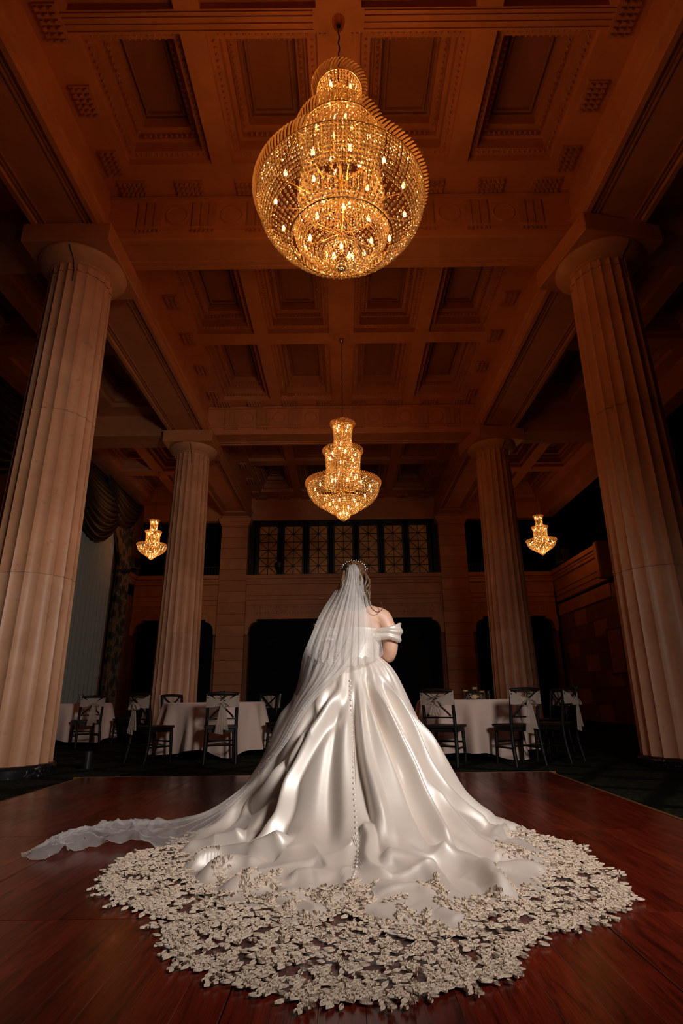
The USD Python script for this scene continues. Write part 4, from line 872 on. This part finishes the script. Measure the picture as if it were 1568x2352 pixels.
sub = GV[::2, ::2].reshape(-1, 3); keep = np.hypot(sub[:, 0], sub[:, 1]) > .1
top_of = LinearNDInterpolator(sub[keep, :2], sub[keep, 2], fill_value=.03)

# bodice, waist seam and off-shoulder sleeves
def section_ring(z, off, n=72):
    zs, a, b, y = (np.array(q) for q in zip(*SECT)); t = np.arange(n)*2*PI/n
    return np.c_[(np.interp(z, zs, a)+off)*np.sin(t), np.interp(z, zs, y)-(np.interp(z, zs, b)+off)*np.cos(t), np.full(n, z)]
rows = []
for q in np.linspace(0, 1, 16):
    n = 72; t = np.arange(n)*2*PI/n; ztop = 1.225 + .012*np.cos(t) + .02*(np.cos(t) < 0)*(-np.cos(t)); z = 1.0 + (ztop-1.0)*q
    zs, a, b, y = (np.array(w) for w in zip(*SECT)); off = .012 + .035*(np.cos(t) < -.2)*np.exp(-((z-1.2)/.06)**2)
    rows.append(np.c_[(np.interp(z, zs, a)+off)*np.sin(t), np.interp(z, zs, y)-(np.interp(z, zs, b)+off)*np.cos(t), z])
obj('bodice', thick((np.vstack(rows), grid_faces(16, 72, True)), .003), M['satin'], gown, smooth=True)
for s in (-1, 1):
    n, rows = 72, []                                               # an open folded cuff round the upper arm
    t = np.arange(n)*2*PI/n; ct = np.cos(t)*1.0
    for q in np.r_[np.linspace(0, 1, 22), 1.02, .97, .85]:
        inn = .0 if q <= 1 and len(rows) < 22 else -.012
        rr = .068 + .014*math.sin(PI*min(q, 1))**.7 + .006*np.sin(2*PI*(q*2.1) + t*1.0*s + .5) + .006*(1+ct)*q + inn
        x = s*((.236 if s > 0 else .175) + rr*ct*np.where(ct < 0, 1.05 + .85*smoothstep(0, .7, -ct), 1.05)); y = -.006 + rr*1.22*np.sin(t); z = 1.150 + .092*q + .030*ct*(q-.25) + .006*np.sin(3*t+q*2)
        rows.append(np.c_[x, y, z])
    sl_ = (np.vstack(rows), grid_faces(len(rows), n, True)); obj('sleeve', thick((sl_[0], cat_m([sl_])[1] if s > 0 else cat_m([sl_])[1][:, ::-1]), .003), M['satin'], gown, smooth=True)
# covered buttons down the back seam
BT = np.array([(-0.026, 0.193), (-0.025, 0.223), (-0.022, 0.269), (-0.019, 0.337), (-0.019, 0.4), (-0.017, 0.463), (-0.018, 0.526), (-0.016, 0.588), (-0.012, 0.685), (-0.008, 0.816), (-0.015, 0.928), (-0.031, 1.024), (-0.048, 1.126), (-0.063, 1.289)])
L = np.r_[0, np.cumsum(np.linalg.norm(np.diff(BT, axis=0), axis=1))]
sk_tree_pts = GV[:, np.abs(th) < .35].reshape(-1, 3); sk_n = nrm[:, np.abs(th) < .35].reshape(-1, 3)
from scipy.spatial import cKDTree
KT = cKDTree(np.c_[sk_tree_pts[:, :2]]); seam = []
def on_skirt(x, yb):
    d, i = KT.query([[x, -yb]]); return sk_tree_pts[i[0]], sk_n[i[0]]
zt = np.interp(np.linspace(0, L[-1], 400), L, BT[:, 1]); xt = np.interp(np.linspace(0, L[-1], 400), L, BT[:, 0])
line = np.array([on_skirt(a, b)[0] for a, b in zip(xt, zt)]); nl = np.array([on_skirt(a, b)[1] for a, b in zip(xt, zt)])
from scipy.ndimage import gaussian_filter1d
line = gaussian_filter1d(line, 6, axis=0)
sl = np.r_[0, np.cumsum(np.linalg.norm(np.diff(line, axis=0), axis=1))]
button = cat_m([lathe([(.0, -.004), (.005, -.003), (.0072, 0), (.0068, .003), (.004, .0055), (.0, .006)], 12)])
for d in np.arange(.01, sl[-1], .0315):
    i = int(np.searchsorted(sl, d)); p, n = line[min(i, 399)], nl[min(i, 399)]
    x_ = np.cross([0, 1, 0], n); x_ /= np.linalg.norm(x_); Rm = np.stack([x_, np.cross(n, x_), n], 1)
    obj('button', xf(button, p + n*.003, mat=Rm), M['satin'], gown, smooth=40)
obj('seam', tube(line[8:-60:3] + nl[8:-60:3]*.0003 + np.array([.010, 0, 0]), .0014, 5), M['satin'], gown, smooth=True)

# --- lace: leaves and flowers with corded rims, sewn to a fine tulle
def leaf(Ln, w, curl, lift, seed, rib=True):
    r_ = np.random.default_rng(seed); t = np.linspace(0, 1, 6); half = w*np.sin(PI*t**.8)**.8*(1-.15*t)+.0008; bend = r_.uniform(-.25, .25)
    rows = []
    for k, q in enumerate(t):
        c = np.array([q*Ln, bend*Ln*q*q, lift*q + curl*q*q]); s_ = np.array([-.3*bend, 1, 0])
        rows.append([c + s_*half[k]*1.0 + [0, 0, -.0012], c + s_*half[k]*.74 + [0, 0, .0046], c + s_*half[k]*.38 + [0, 0, -.0008], c + [0, 0, .0030 if rib else .0005], c - s_*half[k]*.38 + [0, 0, -.0008], c - s_*half[k]*.74 + [0, 0, .0046], c - s_*half[k] + [0, 0, -.0012]])
    return np.array(rows).reshape(-1, 3), grid_faces(6, 7)
CORD = np.tile([.8, 1, .12, .55, .12, 1, .8], 6)
def spray(seed, flower=True, nleaf=4, size=1.0, spread=2*PI):
    r_ = np.random.default_rng(seed); ms = []
    if flower:
        n = 5 + seed % 2
        for ly, (L0, w0, z0) in enumerate(((.042, .0175, .002), (.025, .0115, .0045))):
            for k in range(n): ms.append(xf(leaf(L0*r_.uniform(.88, 1.12), w0, r_.uniform(-.002, .002), r_.uniform(.0, .002), seed*31+k+ly*9, ly == 0), (0, 0, z0), 2*PI*(k+.5*ly)/n + r_.normal(0, .10)))
        ms.append((ell((0, 0, .007), (.005, .005, .004), 1), np.array(trimesh.creation.icosphere(1).faces)))
    a0 = r_.uniform(0, 2*PI)
    for k in range(nleaf):
        a = a0 + spread*(k + r_.uniform(-.3, .3))/nleaf; d = r_.uniform(.034, .046)
        q = (d*math.cos(a), d*math.sin(a), r_.uniform(0, .003)) if flower else (.010 + .013*k, (.004 if k % 2 else -.004), r_.uniform(.0, .003))
        ang = a + r_.normal(0, .45) if flower else (.75 if k % 2 else -.75) + r_.normal(0, .2)
        Ln = r_.uniform(.026, .043) if flower else r_.uniform(.016, .026)
        ms.append(xf(leaf(Ln, Ln*r_.uniform(.23, .33), r_.uniform(-.003, .003), r_.uniform(-.001, .003), seed*57+k), q, ang))
    if not flower: ms.append(tube([(0, 0, .002), (.008*nleaf, .003, .003), (.0135*nleaf, 0, .003)], .0012, 4)); ms.append(xf(leaf(.022, .006, 0, .002, seed), (.0128*nleaf, 0, .001), 0))
    val = np.concatenate([CORD if len(m[0]) == 42 else np.ones(len(m[0])) for m in ms])
    return (*xf(cat_m(ms), s=size), val)
def lace_obj(name, m, val, **kw):
    p = obj(name, m, M['lace_thread'], lace, **kw)
    UsdGeom.PrimvarsAPI(p).CreatePrimvar('cord', Sdf.ValueTypeNames.FloatArray, 'vertex').Set(Vt.FloatArray.FromNumpy(np.asarray(val, np.float32)))
r_l = np.random.default_rng(77); pts = []
cand = 60000; tt = r_l.uniform(-1.45, 1.45, cand); rr = r_l.uniform(0, 1, cand)
ra, rb = rin(tt) - .055, rout(tt) - .058; R0 = np.sqrt(ra**2 + (np.maximum(rb, ra+.01)**2 - ra**2)*rr); C = np.c_[R0*np.sin(tt), -R0*np.cos(tt)]
w_ok = (rb - ra > .02) & (r_l.uniform(0, 1, cand) < (rb**2-ra**2)/1.6); C = C[w_ok]
grid = {}; DM = .064
for x, y in C:
    k = (int(math.floor(x/DM)), int(math.floor(y/DM)))
    if all((x-q[0])**2 + (y-q[1])**2 > DM*DM for i in (-1, 0, 1) for j in (-1, 0, 1) for q in grid.get((k[0]+i, k[1]+j), ())): grid.setdefault(k, []).append((x, y)); pts.append((x, y))
pts = np.array(pts)
# a row along the very edge, pointing outwards
te = [-1.40]
while te[-1] < 1.40: te.append(te[-1] + .046/float(rout(te[-1])))
edge_pts = np.array([((rout(t)-.050)*math.sin(t), -(rout(t)-.050)*math.cos(t)) for t in te])
lace = thing('lace_border', parent=bride, label='wide floral lace border of leaves and flowers around the train')
rows = []
for q in np.linspace(0, 1, 14):
    t = np.linspace(-1.5, 1.5, 220); R0 = (rin(t)-.05)*(1-q) + (rout(t)-.045)*q; P = np.c_[R0*np.sin(t), -R0*np.cos(t)]
    rows.append(np.c_[P, DFZ + .003 + .007*meshkit.fbm(np.c_[P*6, P[:, :1]*0], 2, 3)*(1-q*.6) + .018*(1-smoothstep(0, .12, q))])
obj('tulle_base', (np.vstack(rows), grid_faces(14, 220)), M['tulle'], lace, smooth=True)
VAR = [spray(100+k, True, 3 + k % 3, .86 + .12*((k*7) % 5 - 2)/2) for k in range(14)]
SPR = [spray(300+k, False, 5 + k % 3, 1.1) for k in range(8)]
rest, rest_val, n_part = [], [], 0
allp = [(x, y, r_l.uniform(0, 6.28), 0) for x, y in pts] + [(x, y, math.atan2(y, x) + r_l.normal(0, .5), 1) for x, y in edge_pts]
allp.sort(key=lambda q: q[1])
seq_pts = []
for k, (x, y, a, e) in enumerate(allp):
    v, f, val = VAR[k % 14] if not e or k % 4 else SPR[k % 8]
    tl = r_l.normal(0, .022, 2); z = DFZ + .004 + .008*float(meshkit.fbm(np.array([[x*6, y*6, 0]]), 2, 3)[0]) + (.0 if e else .002*(k % 3))
    rxy = math.hypot(x, y); t_ = math.atan2(x, -y)
    if rxy < rin(t_)+.02: z = max(z, float(top_of(x, y))+.006)
    c, s = math.cos(a), math.sin(a); V = np.c_[v[:, 0]*c - v[:, 1]*s, v[:, 0]*s + v[:, 1]*c, v[:, 2]]
    V[:, 2] += V[:, 0]*tl[0] + V[:, 1]*tl[1]; V = V + [x, y, z]; V[:, 2] = np.maximum(V[:, 2], DFZ+.004)
    if r_l.uniform() < .30: seq_pts += [V[r_l.integers(len(V))] + [0, 0, .003] for _ in range(2)]
    if n_part < 300: lace_obj('lace_motif', (V, f), val); n_part += 1
    else: rest.append((V, f)); rest_val.append(val)
# sprigs of leaves creeping up the satin
SP = [(-.427, -1.028), (-.463, -1.089), (-.354, -1.278), (-.57, -1.053), (-.072, -1.124), (-.107, -1.184), (-.037, -1.184), (-.156, -1.262), (.028, -1.27), (-.089, -1.24), (.313, -1.186), (.331, -1.278), (.368, -1.348), (.403, -1.372), (.172, -1.45), (.198, -1.50),
      (1.0, -.219), (.843, -.60), (.76, -.70), (.651, -1.167), (-.302, -1.40), (-.22, -1.44), (.842, -.807), (1.0, -.40), (-.50, -1.15), (-.40, -1.20), (.55, -1.27), (.46, -1.36), (-.60, -1.0), (.0, -1.33), (-.13, -1.33), (.10, -1.49), (-.66, -.93), (-.80, -.72), (.90, -.68)]
for k, (x, y) in enumerate(SP):
    for j in range(3):
        px, py = x + r_l.normal(0, .022), y + r_l.normal(0, .022); a = math.atan2(-py, -px) + r_l.normal(0, .7)
        v, f, val = SPR[(k*3+j) % 8]; c, s = math.cos(a), math.sin(a); V = np.c_[v[:, 0]*c - v[:, 1]*s + px, v[:, 0]*s + v[:, 1]*c + py, v[:, 2]]
        h = top_of(V[:, 0], V[:, 1]); V[:, 2] += np.where(np.isfinite(h), h, .03) + .003
        rest.append((V, f)); rest_val.append(val)
lace_obj('lace_trim', cat_m(rest), np.concatenate(rest_val), kind='stuff')
ic = trimesh.creation.icosphere(0); obj('sequin', scatter((np.array(ic.vertices)*.0022, np.array(ic.faces)), np.array(seq_pts)), M['sequin'], lace, kind='stuff')

# --- hair, tiara
caph = hull(ell(HC+[0, -.030, .030], (.082, .092, .085)), ell(HC+[0, -.055, -.02], (.070, .055, .06)), ell(HC+[0, .035, .058], (.066, .055, .048)))
mh = caph.refine_to_length(.01).to_mesh(); hv, hfc = mh.vert_properties[:, :3].astype(float), mh.tri_verts
q = np.arctan2(hv[:, 0]-HC[0], hv[:, 2]-HC[2]); hv = hv + (hv-HC)*(.020*np.sin(q*16 + hv[:, 1:2].ravel()*30))[:, None]
hair = obj('hair', (hv, hfc), M['hair'], bride, smooth=True)
r_h = np.random.default_rng(5); lk = []
for k in range(34):                                               # loose waves falling behind the right side of her face and down the back
    sx = r_h.uniform(.035, .098); y0 = r_h.uniform(-.06, .03); ph = r_h.uniform(0, 6.28); Ln = r_h.uniform(.16, .30)
    t = np.linspace(0, 1, 16); x = sx + .020*np.sin(t*8+ph)*t + .018*np.sin(PI*t) ; y = HC[1]-.02 + y0 - .03*t + .012*np.cos(t*7+ph)*t; z = HC[2] + .05 - Ln*t - .02
    lk.append(tube(np.c_[x, y, z], .0105*np.sin(PI*(.12+.85*t))**.6, 6))
for k in range(26):
    sx = r_h.uniform(-.06, .06); t = np.linspace(0, 1, 14); ph = r_h.uniform(0, 6.28)
    lk.append(tube(np.c_[sx*(1+.6*t)+.012*np.sin(t*9+ph)*t, HC[1]-.105-.02*t+.01*np.cos(t*8+ph)-.02*np.sin(PI*t), HC[2]+.03-.27*t], .012*np.sin(PI*(.12+.85*t))**.6, 6))
obj('hair_lock', cat_m(lk), M['hair'], hair, smooth=True, kind='stuff')
lp = curve([(.098, -.09, 1.47), (.105, -.128, 1.40), (.128, -.122, 1.352), (.160, -.105, 1.333), (.188, -.088, 1.346), (.197, -.080, 1.378), (.186, -.070, 1.402)], 30)
obj('curl', tube(lp, np.linspace(.0035, .0022, 30), 6), M['hair'], hair, smooth=True, label='thin loose curl lying on the right shoulder')
a = np.linspace(-1.15, 1.15, 40); tp = np.c_[HC[0]+.092*np.sin(a), np.full(40, HC[1]+.012), HC[2]+.016+.097*np.cos(a)]
tiara = obj('tiara', cat_m([tube(tp, .0028, 6), tube(tp + np.c_[.010*np.sin(a), a*0+.006, .012*np.cos(a)], .0016, 5)]), M['tiara_metal'], bride, smooth=True, label='silver tiara of small leaves and pearls')
for k, b in enumerate(np.linspace(-1.05, 1.05, 15)):
    p = np.array([HC[0]+.092*math.sin(b), HC[1]+.012, HC[2]+.016+.097*math.cos(b)]); o = np.array([math.sin(b), .25, math.cos(b)])*(.016 if k % 2 else .022)*(1-.35*abs(b))
    obj('tiara_leaf', cat_m([tube([p, p+o*.5+[.004, 0, 0], p+o], [.002, .0042, .001], 6), tube([p, p+o*.5-[.005, 0, 0], p+o*.8-[.006, 0, 0]], [.002, .003, .001], 5)]), M['tiara_metal'], tiara)
    obj('pearl', (ell(p+o*1.05, (.0042,)*3, 1), np.array(trimesh.creation.icosphere(1).faces)), M['pearl'], tiara, smooth=True)

# --- veil: a short upper tier over the back, and a long tier swept to the left over skirt and floor
V1 = [[[.015, 3.77, 1.660], [.069, 3.725, 1.664], [.12, 3.77, 1.660]], [[-.055, 3.74, 1.478], [.056, 3.635, 1.448], [.165, 3.78, 1.476]], [[-.158, 3.70, 1.303], [.03, 3.61, 1.273], [.210, 3.77, 1.305]], [[-.212, 3.66, 1.179], [.014, 3.59, 1.146], [.236, 3.71, 1.173]], [[-.245, 3.66, 1.07], [-.002, 3.53, .975], [.246, 3.66, 1.052]]]
V2 = [[[.009, 3.78, 1.655], [.054, 3.735, 1.658], [.108, 3.765, 1.655]], [[-.061, 3.75, 1.48], [.033, 3.65, 1.452], [.137, 3.76, 1.472]], [[-.165, 3.71, 1.304], [.002, 3.625, 1.276], [.152, 3.68, 1.293]], [[-.218, 3.67, 1.166], [-.041, 3.61, 1.136], [.141, 3.64, 1.14]], [[-.258, 3.68, 1.068], [-.096, 3.58, 1.036], [.067, 3.56, 1.014]],
      [[-.291, 3.78, .913], [-.147, 3.49, .908], [-.023, 3.45, .925]], [[-.345, 3.78, .764], [-.243, 3.50, .78], [-.17, 3.44, .792]], [[-.405, 3.78, .624], [-.32, 3.51, .654], [-.259, 3.44, .677]], [[-.476, 3.78, .49], [-.391, 3.53, .532], [-.347, 3.45, .543]], [[-.561, 3.78, .37], [-.492, 3.58, .42], [-.436, 3.48, .44]], [[-.655, 3.78, .26], [-.6, 3.66, .30], [-.532, 3.53, .33]], [[-.751, 3.78, .18], [-.68, 3.62, .24], [-.613, 3.50, .25]], [[-.84, 3.78, .13], [-.76, 3.62, .19], [-.70, 3.46, .18]],
      [[-.93, 3.79, .09], [-.87, 3.62, .15], [-.81, 3.46, .11]], [[-1.05, 3.81, .06], [-1.0, 3.66, .12], [-.95, 3.49, .04]], [[-1.25, 3.83, .05], [-1.21, 3.67, .11], [-1.17, 3.50, .032]], [[-1.43, 3.84, .045], [-1.39, 3.68, .10], [-1.34, 3.52, .032]], [[-1.55, 3.76, .045], [-1.51, 3.62, .085], [-1.46, 3.47, .032]], [[-1.63, 3.59, .04], [-1.585, 3.45, .075], [-1.53, 3.31, .032]], [[-1.68, 3.43, .035], [-1.65, 3.36, .055], [-1.62, 3.29, .030]], [[-1.725, 3.35, .028], [-1.715, 3.34, .032], [-1.70, 3.325, .028]]]
def drape(rows_, nu, nv, pleats_, amp, seed):
    from scipy.interpolate import CubicSpline
    A = np.array(rows_) - [BX, BY, 0]; L = np.r_[0, np.cumsum(np.linalg.norm(np.diff(A[:, 1], axis=0), axis=1))]; w = np.linspace(0, L[-1], nv)
    E = [CubicSpline(L, A[:, k])(w) for k in range(3)]; uu = np.linspace(-1, 1, nu); r_ = np.random.default_rng(seed); out = []
    ph = np.cumsum(r_.uniform(.5, 1.5, nu)); ph = ph/ph[-1]*2*PI*pleats_
    for i in range(nv):
        l, m, r = E[0][i], E[1][i], E[2][i]; c = uu[:, None]
        p = l*(c*(c-1)/2) + m*(1-c*c) + r*(c*(c+1)/2)                # a parabola through the three points
        wdt = np.linalg.norm(r-l); nn = np.cross(r-l, E[1][min(i+1, nv-1)]-E[1][max(i-1, 0)]); nn /= np.linalg.norm(nn)+1e-9
        if nn[1] > 0 and nn[2] < .3: nn = -nn
        if nn[2] < -.2: nn = -nn
        a = amp*min(1, wdt/.42)**1.3*(np.sin(ph + .9*math.sin(w[i]*2.2)) + .45*np.sin(ph*2.3 + w[i]*3))*(1-.6*np.abs(uu)**6)
        out.append(p + nn*(a + .004)[:, None])
    return np.vstack(out), grid_faces(nv, nu)
KS = cKDTree(GV.reshape(-1, 3)); KN = nrm.reshape(-1, 3); KV = GV.reshape(-1, 3)
def clear_of_skirt(m, gap, nv, nu):
    from scipy.ndimage import gaussian_filter
    v, f = m; v = v.copy()
    for rep in range(3):
        d, i = KS.query(v, 10); w = 1/(d + .01)**2; w /= w.sum(1, keepdims=True)
        c = (KV[i]*w[..., None]).sum(1); n = (KN[i]*w[..., None]).sum(1); n /= np.linalg.norm(n, axis=1, keepdims=True)
        s_ = np.einsum('ij,ij->i', v - c, n); near = (d[:, 0] < .16) & (s_ < gap)
        push = np.where(near, gap - s_, 0)[:, None]*n
        g = gaussian_filter(push.reshape(nv, nu, 3), (3, 3, 0)).reshape(-1, 3) if rep < 2 else push
        v += g
    v = gaussian_filter(v.reshape(nv, nu, 3), (1.2, .6, 0), mode='nearest').reshape(-1, 3)
    v[:, 2] = np.maximum(v[:, 2], DFZ + .006)
    return v, f
veil = thing('veil', parent=bride, label='sheer two-tier tulle veil scattered with pearls')
vt1 = clear_of_skirt(drape(V1, 150, 70, 10, .0085, 3), .02, 70, 150); vt2 = clear_of_skirt(drape(V2, 150, 260, 6, .0085, 4), .016, 260, 150)
tv = vt2[0].copy(); ti = np.repeat(np.arange(260), 150); tw = smoothstep(165, 200, ti)*(1-.75*smoothstep(235, 259, ti))
tn = np.stack([meshkit.fbm(tv*[9, 13, 9] + k*17.3, 3, 40+k)-.5 for k in range(3)], -1) + .5*np.stack([1-2*np.abs(meshkit.noise(tv*[14, 26, 14] + k*7.7, 50+k)-.5)*2 for k in range(3)], -1)*[.3, .3, .5]
tv += tn*tw[:, None]*[.05, .06, .085]; tv[:, 2] = np.maximum(tv[:, 2], DFZ + .005); vt2 = (tv, vt2[1])
obj('short_tier', vt1, M['veil_tulle'], veil, smooth=True); obj('long_tier', vt2, M['veil_tulle'], veil, smooth=True)
vt3 = clear_of_skirt(drape([[l, [m[0], m[1]+.05, m[2]], r] for l, m, r in V2[:13]], 120, 120, 6, .007, 9), .008, 120, 120); obj('inner_tier', vt3, M['veil_tulle'], veil, smooth=True)
obj('hem_cord', cat_m([tube(vt1[0].reshape(70, 150, 3)[-1][::3], .0013, 4), tube(vt2[0].reshape(260, 150, 3)[70:, -1][::3], .0013, 4), tube(vt2[0].reshape(260, 150, 3)[:, 0][::3], .0011, 4)]), M['veil_tulle'], veil)
obj('comb', tube([(.015+.03*math.sin(q)-.0, -.075, 1.655+.006*math.cos(q)) for q in np.linspace(-1.2, 1.2, 8)], .004, 6), M['tiara_metal'], veil)
r_p = np.random.default_rng(21); g1, g2 = vt1[0].reshape(70, 150, 3), vt2[0].reshape(260, 150, 3); pp = []
for _ in range(190): i = int(69*r_p.beta(4, 1.3)); pp.append(g1[i, r_p.integers(2, 148)])
for j in range(0, 150, 9): pp.append(g1[-1, j])
for _ in range(110): i = int(60 + 110*r_p.uniform()**1.2); pp.append(g2[i, min(149, int(150*r_p.beta(4, 1.2)))])
for i in range(75, 200, 5): pp.append(g2[i, -1])
for _ in range(60): i = int(215 + 43*r_p.uniform()); pp.append(g2[i, r_p.integers(2, 148)])
pp = np.array(pp) + [0, -.003, .002]; i1 = trimesh.creation.icosphere(1)
obj('pearl', scatter((np.array(i1.vertices), np.array(i1.faces)), pp, None, r_p.choice([.0012, .0016, .0023], len(pp))), M['pearl'], veil, kind='stuff', smooth=True)
